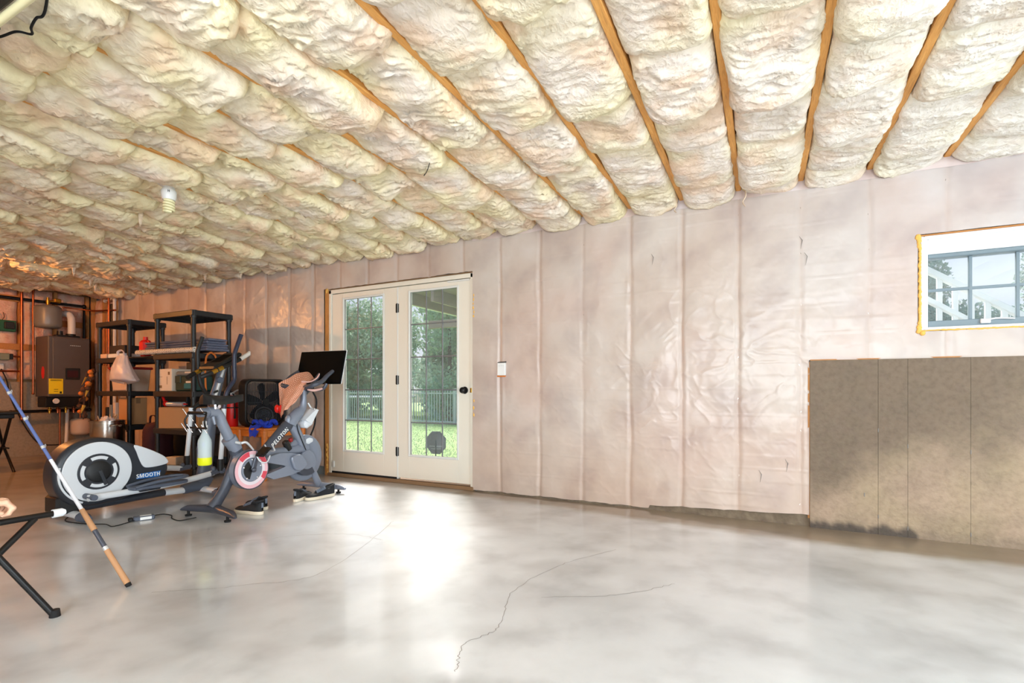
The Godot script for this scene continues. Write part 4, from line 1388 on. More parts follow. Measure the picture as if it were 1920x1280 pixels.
	bx(m, P(1.075, 0.955, 0.045), Vector3(0.012, 0.02, 0.05), Basis(Vector3(1, 0, 0), 0.4), 0.004)
	part(o, "lever", m, M.black_plastic)

func bike() -> void:
	var o := thing("exercise_bike", "dark grey indoor exercise bike with a large black screen", "exercise bike", Vector3(-3.74, 0, -2.32), deg_to_rad(3.0))
	var S := side()
	var m := MB.new()
	# rear and front feet
	tube(m, spl([P(0.0, 0.040, -0.31), P(0.012, 0.056, -0.24), P(0.04, 0.062, -0.10), P(0.055, 0.066, 0.0), P(0.04, 0.062, 0.10), P(0.012, 0.056, 0.24), P(-0.005, 0.040, 0.31)], 6), [0.008, 0.030, 0.036, 0.044, 0.036, 0.032, 0.010], 14, true, 0.8, Vector3.UP)
	part(o, "rear_stabilizer", m, M.bike_dark)
	m = MB.new()
	tube(m, spl([P(1.13, 0.045, -0.30), P(1.13, 0.056, -0.22), P(1.12, 0.062, 0.0), P(1.13, 0.056, 0.22), P(1.13, 0.045, 0.30)], 6), [0.012, 0.030, 0.034, 0.030, 0.014], 14, true, 0.8, Vector3.UP)
	part(o, "front_stabilizer", m, M.bike_grey)
	for q in [[0.0, -0.22], [0.0, 0.22], [1.13, -0.22], [1.13, 0.22]]:
		m = MB.new()
		lathe(m, [Vector2(0.0, 0.0), Vector2(0.022, 0.0), Vector2(0.024, 0.012), Vector2(0.010, 0.016), Vector2(0.010, 0.05)], Transform3D(Basis(), P(q[0], 0.0, q[1])), 14)
		part(o, "levelling_foot", m, M.rubber)
	# frame
	m = MB.new()
	tube(m, spl([P(0.035, 0.07), P(0.085, 0.13), P(0.145, 0.215), P(0.20, 0.33), P(0.245, 0.43), P(0.232, 0.50), P(0.20, 0.575)], 6), [0.050, 0.044, 0.042, 0.048, 0.056, 0.052, 0.046], 16, true, 0.75, Vector3(1, 0, 0))
	part(o, "rear_leg", m, M.bike_dark)
	m = MB.new()
	tube(m, [P(0.235, 0.50), P(0.178, 0.585)], 0.050, 16)
	tube(m, [P(0.192, 0.562), P(0.172, 0.592)], 0.056, 16)
	part(o, "seat_clamp", m, M.bike_grey)
	m = MB.new()
	tube(m, spl([P(0.19, 0.565), P(0.145, 0.655), P(0.115, 0.715), P(0.096, 0.765), P(0.070, 0.795), P(0.03, 0.800)], 6), 0.038, 16)
	part(o, "seat_post", m, M.bike_grey)
	m = MB.new()
	tube(m, [P(0.045, 0.800), P(-0.07, 0.803)], 0.034, 14, true, 1.0)
	tube(m, [P(0.045, 0.800), P(0.0, 0.801)], 0.041, 14)
	part(o, "seat_slider", m, M.bike_grey)
	m = MB.new()
	tube(m, [P(0.195, 0.56, 0.05), P(0.215, 0.552, 0.085)], 0.012, 10)
	tube(m, spl([P(0.215, 0.552, 0.085), P(0.25, 0.555, 0.10), P(0.31, 0.49, 0.105)], 4), [0.012, 0.010, 0.007], 8)
	part(o, "clamp_lever", m, M.silver)
	m = MB.new()
	tube(m, [P(0.02, 0.77, 0.03), P(0.03, 0.71, 0.04)], [0.014, 0.009], 8)
	part(o, "slider_lever", m, M.bike_grey)
	m = MB.new()
	tube(m, spl([P(0.78, 0.675), P(0.72, 0.645), P(0.60, 0.545), P(0.48, 0.44), P(0.40, 0.37)], 6), [0.050, 0.050, 0.042, 0.040, 0.045], 16, true, 0.8, Vector3(1, 0, 0))
	part(o, "down_tube", m, M.bike_dark)
	var tm := part(o, "lettering", lettering("PELOTON", 0.048), M.white_paint)
	var dir := atan2(0.545 - 0.665, 0.60 - 0.74)
	tm.transform = Transform3D(S.basis * Basis(Vector3(0, 0, 1), dir + PI), P(0.628, 0.563, 0.037))
	m = MB.new()
	tube(m, spl([P(0.775, 0.675), P(0.83, 0.60), P(0.885, 0.50), P(0.95, 0.365), P(1.03, 0.21), P(1.105, 0.065)], 6), [0.050, 0.048, 0.042, 0.036, 0.032, 0.034], 16, true, 0.85, Vector3(1, 0, 0))
	part(o, "fork", m, M.bike_grey)
	m = MB.new()
	tube(m, spl([P(0.765, 0.655), P(0.79, 0.70), P(0.835, 0.745), P(0.875, 0.775)], 5), [0.055, 0.056, 0.050, 0.046], 16)
	ball(m, P(0.735, 0.70, 0.01), Vector3(0.03, 0.05, 0.025))
	part(o, "head_tube", m, M.bike_grey)
	m = MB.new()
	tube(m, spl([P(0.865, 0.765), P(0.905, 0.81), P(0.92, 0.89), P(0.915, 0.985)], 5), [0.040, 0.036, 0.026, 0.026], 14)
	part(o, "stem", m, M.bike_grey)
	m = MB.new()
	tube(m, spl([P(0.945, 0.85, 0.03), P(0.962, 0.80, 0.055), P(0.955, 0.795, 0.10)], 4), 0.008, 8)
	part(o, "height_lever", m, M.silver)
	m = MB.new()
	for sd in [1.0, -1.0]:
		tube(m, spl([P(0.915, 0.985, 0.0), P(0.865, 0.995, 0.07 * sd), P(0.845, 1.005, 0.15 * sd), P(0.865, 1.022, 0.205 * sd), P(0.925, 1.052, 0.222 * sd), P(0.985, 1.10, 0.222 * sd), P(1.062, 1.146, 0.216 * sd)], 6), [0.020, 0.020, 0.021, 0.022, 0.020, 0.019, 0.017], 14)
	tube(m, spl([P(0.935, 0.975, 0.0), P(0.955, 0.97, 0.10), P(0.97, 0.985, 0.19), P(0.985, 1.03, 0.215)], 5), 0.016, 10)
	part(o, "handlebars", m, M.bike_dark)
	m = MB.new()
	tube(m, spl([P(0.49, 0.43), P(0.70, 0.43), P(0.955, 0.435)], 3), 0.036, 14, true, 1.1, Vector3.UP)
	part(o, "cross_tube", m, M.bike_grey)
	# saddle
	m = MB.new()
	grid(m, 18, 20, func(u: float, v: float):
		var s := lerpf(-0.035, 0.30, v)
		var w := lerpf(0.085, 0.020, smoothstep(0.05, 0.62, v)) * sqrt(clampf(v * 14.0, 0.0, 1.0)) * sqrt(clampf((1.0 - v) * 12.0, 0.05, 1.0))
		var a := (u - 0.5) * PI * 1.25
		var y := 0.938 - 0.016 * sin(v * PI) + 0.006 * (1.0 - v)
		return P(s, y - 0.058 * (1.0 - cos(a)) * (1.0 - 0.35 * v), sin(clampf(a, -1.57, 1.57)) * w), Vector3.UP)
	var sad := part(o, "saddle", m, M.black_plastic)
	m = MB.new()
	for t in [-0.022, 0.022]:
		tube(m, spl([P(0.0, 0.895, t), P(0.04, 0.865, t), P(0.11, 0.862, t), P(0.21, 0.905, t * 0.4)], 4), 0.0045, 7)
	bx(m, P(0.055, 0.845, 0.0), Vector3(0.07, 0.05, 0.04), Basis(), 0.008)
	tube(m, [P(0.055, 0.845, -0.055), P(0.055, 0.845, 0.055)], 0.013, 10)
	part(sad, "seat_rails", m, M.chrome)
	# weight rack behind the saddle: a small black cradle with bare chrome pegs
	m = MB.new()
	bx(m, P(-0.080, 0.80, 0.0), Vector3(0.20, 0.024, 0.03), Basis(), 0.008)
	tube(m, spl([P(-0.08, 0.79, -0.10), P(-0.10, 0.74, -0.11), P(-0.085, 0.69, -0.10)], 4), 0.007, 7)
	tube(m, spl([P(-0.08, 0.79, 0.10), P(-0.10, 0.74, 0.11), P(-0.085, 0.69, 0.10)], 4), 0.007, 7)
	tube(m, [P(-0.085, 0.69, -0.11), P(-0.085, 0.69, 0.11)], 0.008, 7)
	part(o, "weight_bracket", m, M.black_iron)
	for q in [[-0.10, 0.832, -0.135], [-0.085, 0.80, -0.10], [-0.09, 0.836, 0.05], [-0.105, 0.722, -0.14], [-0.10, 0.716, -0.085], [-0.095, 0.722, 0.0], [-0.09, 0.716, 0.06]]:
		m = MB.new()
		tube(m, [P(q[0], q[1], q[2]), P(q[0] + 0.02, q[1] - 0.062, q[2] + 0.035)], 0.0042, 7)
		part(o, "weight_peg", m, M.chrome)
	# belt guard with a triangular window
	m = MB.new()
	var hole := [0.632, 0.312, 0.618, 0.303, 0.455, 0.272, 0.446, 0.280, 0.456, 0.358, 0.466, 0.366, 0.620, 0.322]
	var outer := []
	var n := 26
	for k in n + 1:
		var a := deg_to_rad(28.0) + deg_to_rad(304.0) * k / n
		outer.append(0.306 + cos(a) * 0.158)
		outer.append(0.332 + sin(a) * 0.158)
	outer.append_array([0.52, 0.215, 0.69, 0.225, 0.80, 0.245, 0.852, 0.285, 0.852, 0.315, 0.852, 0.3155, 0.632, 0.3125])
	var hp := hole.duplicate()
	outer.append_array([0.620, 0.322, 0.466, 0.366, 0.456, 0.358, 0.446, 0.280, 0.455, 0.272, 0.618, 0.303, 0.6325, 0.3115, 0.8525, 0.3145])
	outer = outer.slice(0, outer.size() - 18 - 2)
	# walk: round the disc, along the lower edge, into the window through a hair-thin slit, back out, and over the top
	outer = []
	for k in n + 1:
		var a := deg_to_rad(28.0) + deg_to_rad(304.0) * k / n
		outer.append(0.306 + cos(a) * 0.158)
		outer.append(0.332 + sin(a) * 0.158)
	outer.append_array([0.52, 0.218, 0.69, 0.226, 0.80, 0.245, 0.852, 0.288, 0.8535, 0.3118])
	outer.append_array([0.640, 0.3118, 0.618, 0.303, 0.462, 0.272, 0.450, 0.280, 0.456, 0.356, 0.468, 0.366, 0.622, 0.322, 0.640, 0.3124])
	outer.append_array([0.8535, 0.3124, 0.845, 0.350, 0.80, 0.398, 0.70, 0.420, 0.58, 0.432])
	prism(m, pv(outer), 0.035, 0.088, S, 0.0)
	var gd := part(o, "belt_guard", m, M.bike_grey)
	m = MB.new()
	prism(m, smooth_poly(pv([0.69, 0.385, 0.79, 0.398, 0.845, 0.335, 0.86, 0.30, 0.80, 0.255, 0.73, 0.27, 0.70, 0.32]), 3), 0.086, 0.115, S, 0.012, 3)
	part(gd, "motor_cover", m, M.bike_grey)
	for q in [[0.150, 0.159, "bike_dark"], [0.122, 0.150, "pink_ring"], [0.096, 0.122, "pale_ring"]]:  # pink and pale rings: a reflection painted on the guard
		m = MB.new()
		var ring := arc_poly(0.306, 0.332, q[0], q[1], 0.0, TAU * 0.9999, 44)
		prism(m, ring, 0.086, 0.091, S, 0.0)
		part(gd, "guard_ring", m, M[q[2]])
	for q in [[0.35, 0.95], [1.75, 2.45], [5.6, 6.05]]:
		m = MB.new()
		prism(m, arc_poly(0.306, 0.332, 0.108, 0.147, q[0], q[1], 10), 0.087, 0.0925, S, 0.0)
		part(gd, "red_streak", m, M.red_ring)
	m = MB.new()
	prism(m, disc_poly(0.092, 36, 0.306, 0.332), 0.086, 0.097, S, 0.003)
	part(gd, "crank_hub", m, M.bike_grey)
	m = MB.new()
	prism(m, arc_poly(0.306, 0.332, 0.01, 0.078, 2.0, 4.4, 14), 0.096, 0.0985, S, 0.0)
	part(gd, "hub_recess", m, M.black_plastic)
	for k in 5:
		m = MB.new()
		var a := TAU * k / 5 + 0.3
		ball(m, P(0.306 + cos(a) * 0.08, 0.332 + sin(a) * 0.08, 0.098), Vector3(0.005, 0.008, 0.008), 8)
		part(gd, "bolt", m, M.chrome)
	# cranks and pedals
	for sd in [1.0, -1.0]:
		m = MB.new()
		var ex := 0.343 if sd > 0.0 else 0.269
		var ey := 0.475 if sd > 0.0 else 0.189
		tube(m, [P(0.306, 0.332, 0.108 * sd), P(ex, ey, 0.118 * sd)], [0.022, 0.015], 10, true, 0.5, Vector3(1, 0, 0))
		ball(m, P(0.306, 0.332, 0.115 * sd), Vector3(0.016, 0.021, 0.021), 12)
		var ck := part(o, "crank", m, M.bike_dark)
		m = MB.new()
		bx(m, P(ex, ey, 0.175 * sd), Vector3(0.09, 0.022, 0.10), Basis(Vector3(1, 0, 0), 0.7), 0.006)
		tube(m, [P(ex, ey, 0.11 * sd), P(ex, ey, 0.22 * sd)], 0.008, 8)
		part(ck, "pedal", m, M.black_iron)
		m = MB.new()
		tube(m, spl([P(ex + 0.05, ey + 0.05, 0.13 * sd), P(ex + 0.075, ey + 0.005, 0.14 * sd), P(ex + 0.085, ey + 0.0, 0.20 * sd), P(ex + 0.05, ey + 0.05, 0.215 * sd)], 4), 0.006, 7)
		tube(m, spl([P(ex - 0.03, ey - 0.02, 0.13 * sd), P(ex - 0.01, ey - 0.075, 0.15 * sd), P(ex + 0.02, ey - 0.085, 0.19 * sd), P(ex + 0.03, ey - 0.03, 0.215 * sd)], 4), 0.006, 7)
		part(ck, "toe_cage", m, M.silver)
	# flywheel
	m = MB.new()
	var fx := Transform3D(Basis(Vector3(0, 0, 1), -PI / 2), P(0.93, 0.345, -0.012))
	lathe(m, [Vector2(0.0, 0.020), Vector2(0.06, 0.020), Vector2(0.065, 0.010), Vector2(0.135, 0.010), Vector2(0.145, 0.018), Vector2(0.205, 0.018), Vector2(0.213, 0.010), Vector2(0.213, -0.010), Vector2(0.205, -0.018), Vector2(0.0, -0.018)], fx, 56)
	var fw := part(o, "flywheel", m, M.bike_grey)
	m = MB.new()
	prism(m, smooth_poly(pv([0.86, 0.375, 0.93, 0.415, 1.0, 0.385, 1.035, 0.31, 1.02, 0.25, 0.93, 0.215, 0.86, 0.25]), 4), 0.012, 0.045, S, 0.012, 3)
	part(fw, "flywheel_shroud", m, M.bike_grey)
	m = MB.new()
	prism(m, arc_poly(0.93, 0.345, 0.10, 0.16, deg_to_rad(215), deg_to_rad(300), 14), 0.0, 0.05, S, 0.006, 2)
	part(fw, "lower_guard", m, M.bike_dark)
	# resistance knob
	m = MB.new()
	bx(m, P(0.715, 0.48, 0.02), Vector3(0.05, 0.10, 0.05), Basis(Vector3(1, 0, 0), 0.5), 0.01)
	part(o, "brake_housing", m, M.black_plastic)
	m = MB.new()
	lathe(m, [Vector2(0.0, 0.035), Vector2(0.016, 0.032), Vector2(0.02, 0.02), Vector2(0.014, 0.0)], Transform3D(Basis(Vector3(1, 0, 0), 0.4), P(0.735, 0.515, 0.05)), 14)
	part(o, "resistance_knob", m, M.red_dark)
	# screen on its arm
	m = MB.new()
	var tb := Basis(Vector3(1, 0, 0), -0.23)
	bx(m, P(1.13, 1.185), Vector3(0.56, 0.325, 0.022), tb, 0.006)
	var sc := part(o, "screen", m, M.screen)
	m = MB.new()
	bx(m, P(1.143, 1.188), Vector3(0.564, 0.329, 0.014), tb, 0.004)
	part(sc, "silver_back", m, M.silver)
	m = MB.new()
	tube(m, spl([P(0.94, 0.94), P(1.0, 0.99), P(1.06, 1.06), P(1.14, 1.14)], 4), 0.02, 12)
	part(o, "screen_arm", m, M.bike_dark)
	# light grey bottle tray ahead of the head tube
	m = MB.new()
	bx(m, P(0.925, 0.665, 0.0), Vector3(0.14, 0.07, 0.10), Basis(Vector3(1, 0, 0), 0.45), 0.018)
	prism(m, pv([0.87, 0.70, 1.0, 0.795, 1.03, 0.785, 0.945, 0.655, 0.93, 0.66]), -0.08, 0.08, S, 0.006, 2)
	part(o, "bottle_tray", m, M.machine_white, "pale grey bottle tray")
	m = MB.new()
	ball(m, P(0.985, 0.50, -0.03), Vector3(0.045, 0.045, 0.08), 14)
	part(o, "front_bumper", m, M.machine_white)
	m = MB.new()
	tube(m, spl([P(1.06, 1.05, 0.01), P(1.02, 0.965, 0.01), P(1.075, 0.88, 0.0), P(1.105, 0.75, -0.04), P(1.11, 0.63, -0.06), P(1.03, 0.50, -0.05)], 6), 0.008, 8)
	part(o, "screen_cable", m, M.rubber)
	m = MB.new()
	tube(m, spl([P(0.80, 0.67, 0.045), P(0.815, 0.60, 0.048), P(0.87, 0.49, 0.045), P(0.91, 0.42, 0.04)], 5), 0.004, 6)
	part(o, "brake_cable", m, M.rubber)

	# towel over the bars, held by a red clip
	var tw := thing("towel", "salmon waffle-weave towel draped over the bike's handlebars", "towel", Vector3(-3.74, 0, -2.32), deg_to_rad(3.0))
	var rows := [
		[Vector3(-0.34, 1.006, -0.936), Vector3(-0.308, 0.899, -0.916), Vector3(-0.255, 0.806, -0.876), Vector3(-0.2, 0.699, -0.834)],
		[Vector3(-0.254, 1.061, -0.974), Vector3(-0.205, 0.945, -0.901), Vector3(-0.163, 0.840, -0.833), Vector3(-0.141, 0.735, -0.805)],
		[Vector3(-0.201, 1.114, -1.052), Vector3(-0.085, 0.99, -0.902), Vector3(-0.067, 0.870, -0.821), Vector3(-0.081, 0.773, -0.772)],
		[Vector3(-0.130, 1.122, -1.100), Vector3(-0.01, 1.02, -0.925), Vector3(0.005, 0.91, -0.858), Vector3(-0.038, 0.80, -0.785)],
		[Vector3(-0.032, 1.065, -1.072), Vector3(0.035, 1.022, -0.920), Vector3(0.044, 0.955, -0.868), Vector3(0.024, 0.864, -0.805)]]
	var ev := func(u: float, v: float) -> Vector3:
		var cols := []
		for r in rows:
			cols.append(cr1(r, v))
		return cr1(cols, u)
	m = MB.new()
	for lay in 2:
		var off := 0.006 * lay
		grid(m, 44, 44, func(u: float, v: float): return ev.call(u, v) + Vector3(0.052, 0.010, 0.042) * (1.0 + 1.3 * (1.0 - u)) + Vector3(0.3, 0.5, 0.8) * (off + 0.004 * sin(u * 19.0 + v * 5.0) + 0.003 * sin(v * 23.0)), Vector3(0.3, 0.5, 0.8) * (1.0 if lay == 1 else -1.0))
	part(tw, "cloth", m, M.towel)
	m = MB.new()
	tube(m, spl([P(0.87, 1.045, 0.04), P(0.90, 1.045, 0.10), P(0.935, 1.078, 0.145), P(0.962, 1.122, 0.152)], 5), [0.03, 0.018, 0.016, 0.004], 10, true, 0.4, Vector3.UP)
	tube(m, spl([P(0.90, 0.975, 0.07), P(0.93, 0.968, 0.12), P(0.965, 0.985, 0.19)], 5), [0.012, 0.022, 0.016], 10, true, 0.6, Vector3.UP)
	part(tw, "fringe", m, M.towel_pink, "pink folded towel edge")
	var cl := thing("clip", "bright red plastic clip pinching the bottom of the salmon towel", "clip", Vector3(-3.74, 0, -2.32), deg_to_rad(3.0))
	for sx in [-0.155, -0.105]:
		m = MB.new()
		ball(m, Vector3(sx, 0.80, -0.762), Vector3(0.027, 0.038, 0.02), 14)
		part(cl, "jaw", m, M.red_plastic)
	m = MB.new()
	tube(m, [Vector3(-0.15, 0.78, -0.765), Vector3(-0.10, 0.745, -0.765)], 0.009, 8)
	part(cl, "spring", m, M.red_dark)
	# spray bottle hung from the weight rack
	var sb := thing("spray_bottle", "clear spray bottle with bright yellow cleaner hanging below the saddle", "bottle", Vector3(-3.772, 0.402, -2.318), -0.6)
	m = MB.new()
	lathe(m, [Vector2(0.0, 0.0), Vector2(0.042, 0.002), Vector2(0.048, 0.012), Vector2(0.046, 0.10), Vector2(0.047, 0.165), Vector2(0.044, 0.19), Vector2(0.024, 0.235), Vector2(0.017, 0.255), Vector2(0.017, 0.275)], Transform3D(), 24)
	part(sb, "bottle", m, M.bottle_clear)
	m = MB.new()
	lathe(m, [Vector2(0.0, -0.001), Vector2(0.0425, 0.0015), Vector2(0.0486, 0.012), Vector2(0.0472, 0.06), Vector2(0.0, 0.06)], Transform3D(), 24)
	part(sb, "liquid", m, M.cleaner, "yellow liquid in the bottom")
	m = MB.new()
	lathe(m, [Vector2(0.0, 0.27), Vector2(0.02, 0.27), Vector2(0.021, 0.30), Vector2(0.014, 0.305), Vector2(0.014, 0.318)], Transform3D(), 18)
	bx(m, Vector3(-0.012, 0.325, 0), Vector3(0.085, 0.026, 0.026), Basis(), 0.007)
	bx(m, Vector3(-0.045, 0.30, 0), Vector3(0.012, 0.04, 0.016), Basis(Vector3(0, 0, 1), -0.35), 0.004)
	part(sb, "trigger", m, M.white_plastic)
	m = MB.new()
	for k in 5:
		bx(m, Vector3(0.0, 0.07 + 0.024 * k, 0.0465), Vector3(0.016 if k % 2 else 0.024, 0.003, 0.002), Basis(), 0.0)
	bx(m, Vector3(-0.044, 0.15, 0.012), Vector3(0.004, 0.03, 0.018), Basis(), 0.001)
	part(sb, "scale_print", m, M.blue_cloth)

func cr1(a: Array, t: float) -> Vector3:
	var f := clampf(t, 0.0, 1.0) * (a.size() - 1)
	var i := mini(int(f), a.size() - 2)
	return a[i].cubic_interpolate(a[i + 1], a[maxi(i - 1, 0)], a[mini(i + 2, a.size() - 1)], f - i)

# a trainer, heel at the origin, toe along +Z
func shoe(label: String, at: Vector3, turn: float, tilt := 0.0) -> Node3D:
	var o := thing("shoe", label, "shoe", at, turn, "black trainers by the bike")
	var halfw := func(v: float) -> float: return (0.034 + 0.014 * smoothstep(0.35, 0.72, v)) * sqrt(clampf(1.0 - pow(absf(2.0 * v - 1.0), 5.0), 0.02, 1.0))
	var poly := PackedVector2Array()
	for k in 17:
		var v := k / 16.0
		poly.append(Vector2(-float(halfw.call(v)) - 0.004, v * 0.285))
	for k in 17:
		var v := 1.0 - k / 16.0
		poly.append(Vector2(float(halfw.call(v)) + 0.004, v * 0.285))
	var m := MB.new()
	prism(m, poly, 0.0, 0.028, Transform3D(Basis(Vector3(1, 0, 0), Vector3(0, 0, 1), Vector3(0, 1, 0)), Vector3.ZERO), 0.006, 2)
	var s := part(o, "sole", m, M.sole, "cream sole")
	m = MB.new()
	grid(m, 20, 26, func(u: float, v: float):
		var a := (u - 0.5) * PI
		var top := lerpf(0.105, 0.052, smoothstep(0.12, 0.75, v)) - 0.016 * smoothstep(0.85, 1.0, v) - 0.022 * exp(-pow((v - 0.2) / 0.09, 2.0))
		var w: float = halfw.call(v)
		return Vector3(sin(a) * w * (1.0 - 0.12 * cos(a)), 0.022 + (top - 0.022) * pow(maxf(cos(a), 0.0), 0.55), 0.003 + v * 0.279), Vector3.UP)
	part(o, "upper", m, M.shoe_black)
	m = MB.new()
	var ring := []
	for k in 17:
		var a := TAU * k / 16
		ring.append(Vector3(sin(a) * 0.026, 0.090 + 0.012 * cos(a) * -1.0 + 0.006, 0.056 + cos(a) * 0.048))
	tube(m, ring, 0.0085, 8, false)
	part(o, "collar", m, M.shoe_black)
	m = MB.new()
	grid(m, 10, 6, func(u: float, v: float): return Vector3((u - 0.5) * 0.05 * (1.0 - 0.2 * v), 0.100 - 0.028 * v - 0.02 * pow(2.0 * u - 1.0, 2.0), 0.10 + 0.085 * v), Vector3.UP)
	part(o, "tongue", m, M.shoe_grey)
	m = MB.new()
	for k in 5:
		tube(m, spl([Vector3(-0.026, 0.083 - 0.006 * k, 0.115 + 0.016 * k), Vector3(0.0, 0.097 - 0.006 * k, 0.118 + 0.016 * k), Vector3(0.026, 0.083 - 0.006 * k, 0.115 + 0.016 * k)], 3), 0.003, 6)
	part(o, "laces", m, M.shoe_grey)
	m = MB.new()
	bx(m, Vector3(0.0, 0.075, 0.002), Vector3(0.018, 0.04, 0.006), Basis(), 0.002)
	part(o, "heel_tab", m, M.shoe_grey)
	o.rotation.x = tilt
	return o

func gym_bits() -> void:
	shoe("black cream-soled trainer in front of the bike's rear foot, toe to the left", Vector3(-3.475, 0.0, -2.585), deg_to_rad(-86))
	shoe("black trainer half hidden behind the other one at the bike's rear foot", Vector3(-3.585, 0.0, -2.70), deg_to_rad(-98))
	shoe("black trainer seen heel-on beside the bike's front foot", Vector3(-3.615, 0.0, -3.0), deg_to_rad(205))
	shoe("black trainer lying side-on by the bike's front foot", Vector3(-3.53, 0.0, -3.365), deg_to_rad(-12))
	# charger and lead on the floor
	var ad := thing("power_adapter", "grey power adapter with a white label on the floor between the two machines", "adapter", Vector3(-4.14, 0.0, -2.09), -0.38)
	var m := MB.new()
	bx(m, Vector3(0, 0.016, 0), Vector3(0.055, 0.032, 0.13), Basis(), 0.006)
	part(ad, "body", m, M.machine_grey)
	m = MB.new()
	bx(m, Vector3(0.0285, 0.016, -0.01), Vector3(0.002, 0.02, 0.07), Basis(), 0.0)
	bx(m, Vector3(0.0, 0.0325, -0.01), Vector3(0.035, 0.001, 0.07), Basis(), 0.0)
	part(ad, "label_sticker", m, M.white_paint)
	m = MB.new()
	bx(m, Vector3(0, 0.014, 0.08), Vector3(0.045, 0.026, 0.03), Basis(), 0.006)
	part(ad, "plug", m, M.black_plastic)
	var cb := MB.new()
	tube(cb, spl([Vector3(-4.80, 0.006, -1.93), Vector3(-4.6, 0.006, -1.80), Vector3(-4.35, 0.005, -1.83), Vector3(-4.2, 0.012, -1.87), Vector3(-4.12, 0.004, -1.88), Vector3(-4.13, 0.006, -1.97), Vector3(-4.125, 0.012, -2.02)], 8), 0.0035, 7)
	tube(cb, spl([Vector3(-4.16, 0.012, -2.16), Vector3(-4.17, 0.005, -2.24), Vector3(-4.08, 0.004, -2.25), Vector3(-3.98, 0.004, -2.20), Vector3(-3.86, 0.004, -2.19), Vector3(-3.78, 0.02, -2.26)], 8), 0.0035, 7)
	tag(part(self, "charging_cable", cb, M.rubber), "thin dark power cord snaking over the floor either side of the grey adapter", "cord")
	# pine bench against the wall
	var b := thing("bench", "small orange pine bench by the doors carrying the fans", "bench", Vector3(-5.07, 0, -3.81))
	m = MB.new()
	bx(m, Vector3(0, 0.548, 0), Vector3(0.71, 0.026, 0.56), Basis(), 0.008)
	part(b, "bench_top", m, M.bench_wood)
	m = MB.new()
	bx(m, Vector3(0, 0.50, 0.255), Vector3(0.64, 0.07, 0.02), Basis(), 0.003)
	bx(m, Vector3(0.330, 0.50, 0), Vector3(0.02, 0.07, 0.48), Basis(), 0.003)
	part(b, "apron", m, M.bench_wood)
	for q in [[0.315, 0.25, 0.0], [0.315, -0.24, 0.0], [-0.31, -0.24, 0.0], [-0.09, 0.25, 0.09]]:
		m = MB.new()
		tube(m, spl([Vector3(q[0], 0.54, q[1]), Vector3(q[0] + q[2] * 0.35, 0.28, q[1] + q[2] * 0.2), Vector3(q[0] + q[2] * 1.3, 0.0, q[1] + q[2] * 0.6)], 5), [0.034, 0.028, 0.024], 12)
		part(b, "leg", m, M.bench_wood)
	box_fan()
	var df := thing("desk_fan", "small round black desk fan standing in front of the box fan", "fan", Vector3(-4.98, 0.561, -3.72), 1.05)
	m = MB.new()
	lathe(m, [Vector2(0.0, 0.0), Vector2(0.06, 0.0), Vector2(0.062, 0.012), Vector2(0.02, 0.02), Vector2(0.016, 0.06)], Transform3D(), 20)
	part(df, "base", m, M.black_plastic)
	m = MB.new()
	lathe(m, [Vector2(0.075, 0.03), Vector2(0.096, 0.02), Vector2(0.10, 0.0), Vector2(0.094, -0.02), Vector2(0.07, -0.03)], Transform3D(Basis(Vector3(1, 0, 0), PI / 2 - 0.15), Vector3(0, 0.125, 0)), 36)
	part(df, "shroud", m, M.black_plastic)
	m = MB.new()
	for k in 7:
		var r := 0.014 + 0.0125 * k
		var ring := []
		for j in 29:
			ring.append(Basis(Vector3(1, 0, 0), -0.15) * Vector3(cos(TAU * j / 28) * r, sin(TAU * j / 28) * r, 0.026) + Vector3(0, 0.125, 0))
		tube(m, ring, 0.0016, 5, false)
	part(df, "grille", m, M.machine_grey)
	m = MB.new()
	for k in 4:
		var a := TAU * k / 4
		bx(m, Vector3(cos(a) * 0.045, 0.125 + sin(a) * 0.045, 0.0), Vector3(0.07, 0.045, 0.003), Basis(Vector3(0, 0, 1), a) * Basis(Vector3(1, 0, 0), 0.4), 0.001)
	ball(m, Vector3(0, 0.125, 0.01), Vector3(0.018, 0.018, 0.02), 12)
	part(df, "blades", m, M.black_matte)
	# blue cloth heap
	var cl := thing("cloth", "crumpled bright blue cloth hanging over the bench corner", "cloth", Vector3(-4.79, 0.561, -3.59))
	m = MB.new()
	var rng := RandomNumberGenerator.new()
	rng.seed = 4
	for k in 9:
		var pts := []
		var c0 := Vector3(rng.randf_range(-0.10, 0.10), 0.022 + 0.05 * rng.randf(), rng.randf_range(-0.045, 0.045))
		var a := rng.randf() * TAU
		for q in 5:
			pts.append(c0 + Vector3(cos(a + q * 0.8) * 0.05, 0.018 * sin(q * 1.9 + k), sin(a + q * 0.8) * 0.035))
		tube(m, spl(pts, 6), [0.006, 0.022, 0.026, 0.020, 0.006], 10, true, 0.8)
	part(cl, "heap", m, M.blue_cloth)
	m = MB.new()
	grid(m, 12, 10, func(u: float, v: float): return Vector3(-0.17 + 0.14 * u, 0.03 - 0.12 * v + 0.008 * sin(u * 16.0), 0.045 + 0.03 * v + 0.01 * sin(u * 9.0 + v * 5.0)), Vector3(0, 0.2, 1))
	part(cl, "loose_corner", m, M.blue_cloth)
	# fire extinguisher
	var fe := thing("fire_extinguisher", "red fire extinguisher standing on the bench left of the box fan", "extinguisher", Vector3(-5.352, 0.561, -3.60))
	m = MB.new()
	lathe(m, [Vector2(0.0, 0.0), Vector2(0.056, 0.0), Vector2(0.06, 0.008), Vector2(0.06, 0.27), Vector2(0.052, 0.30), Vector2(0.028, 0.325), Vector2(0.02, 0.33), Vector2(0.02, 0.35)], Transform3D(), 26)
	part(fe, "cylinder", m, M.red_plastic)
	m = MB.new()
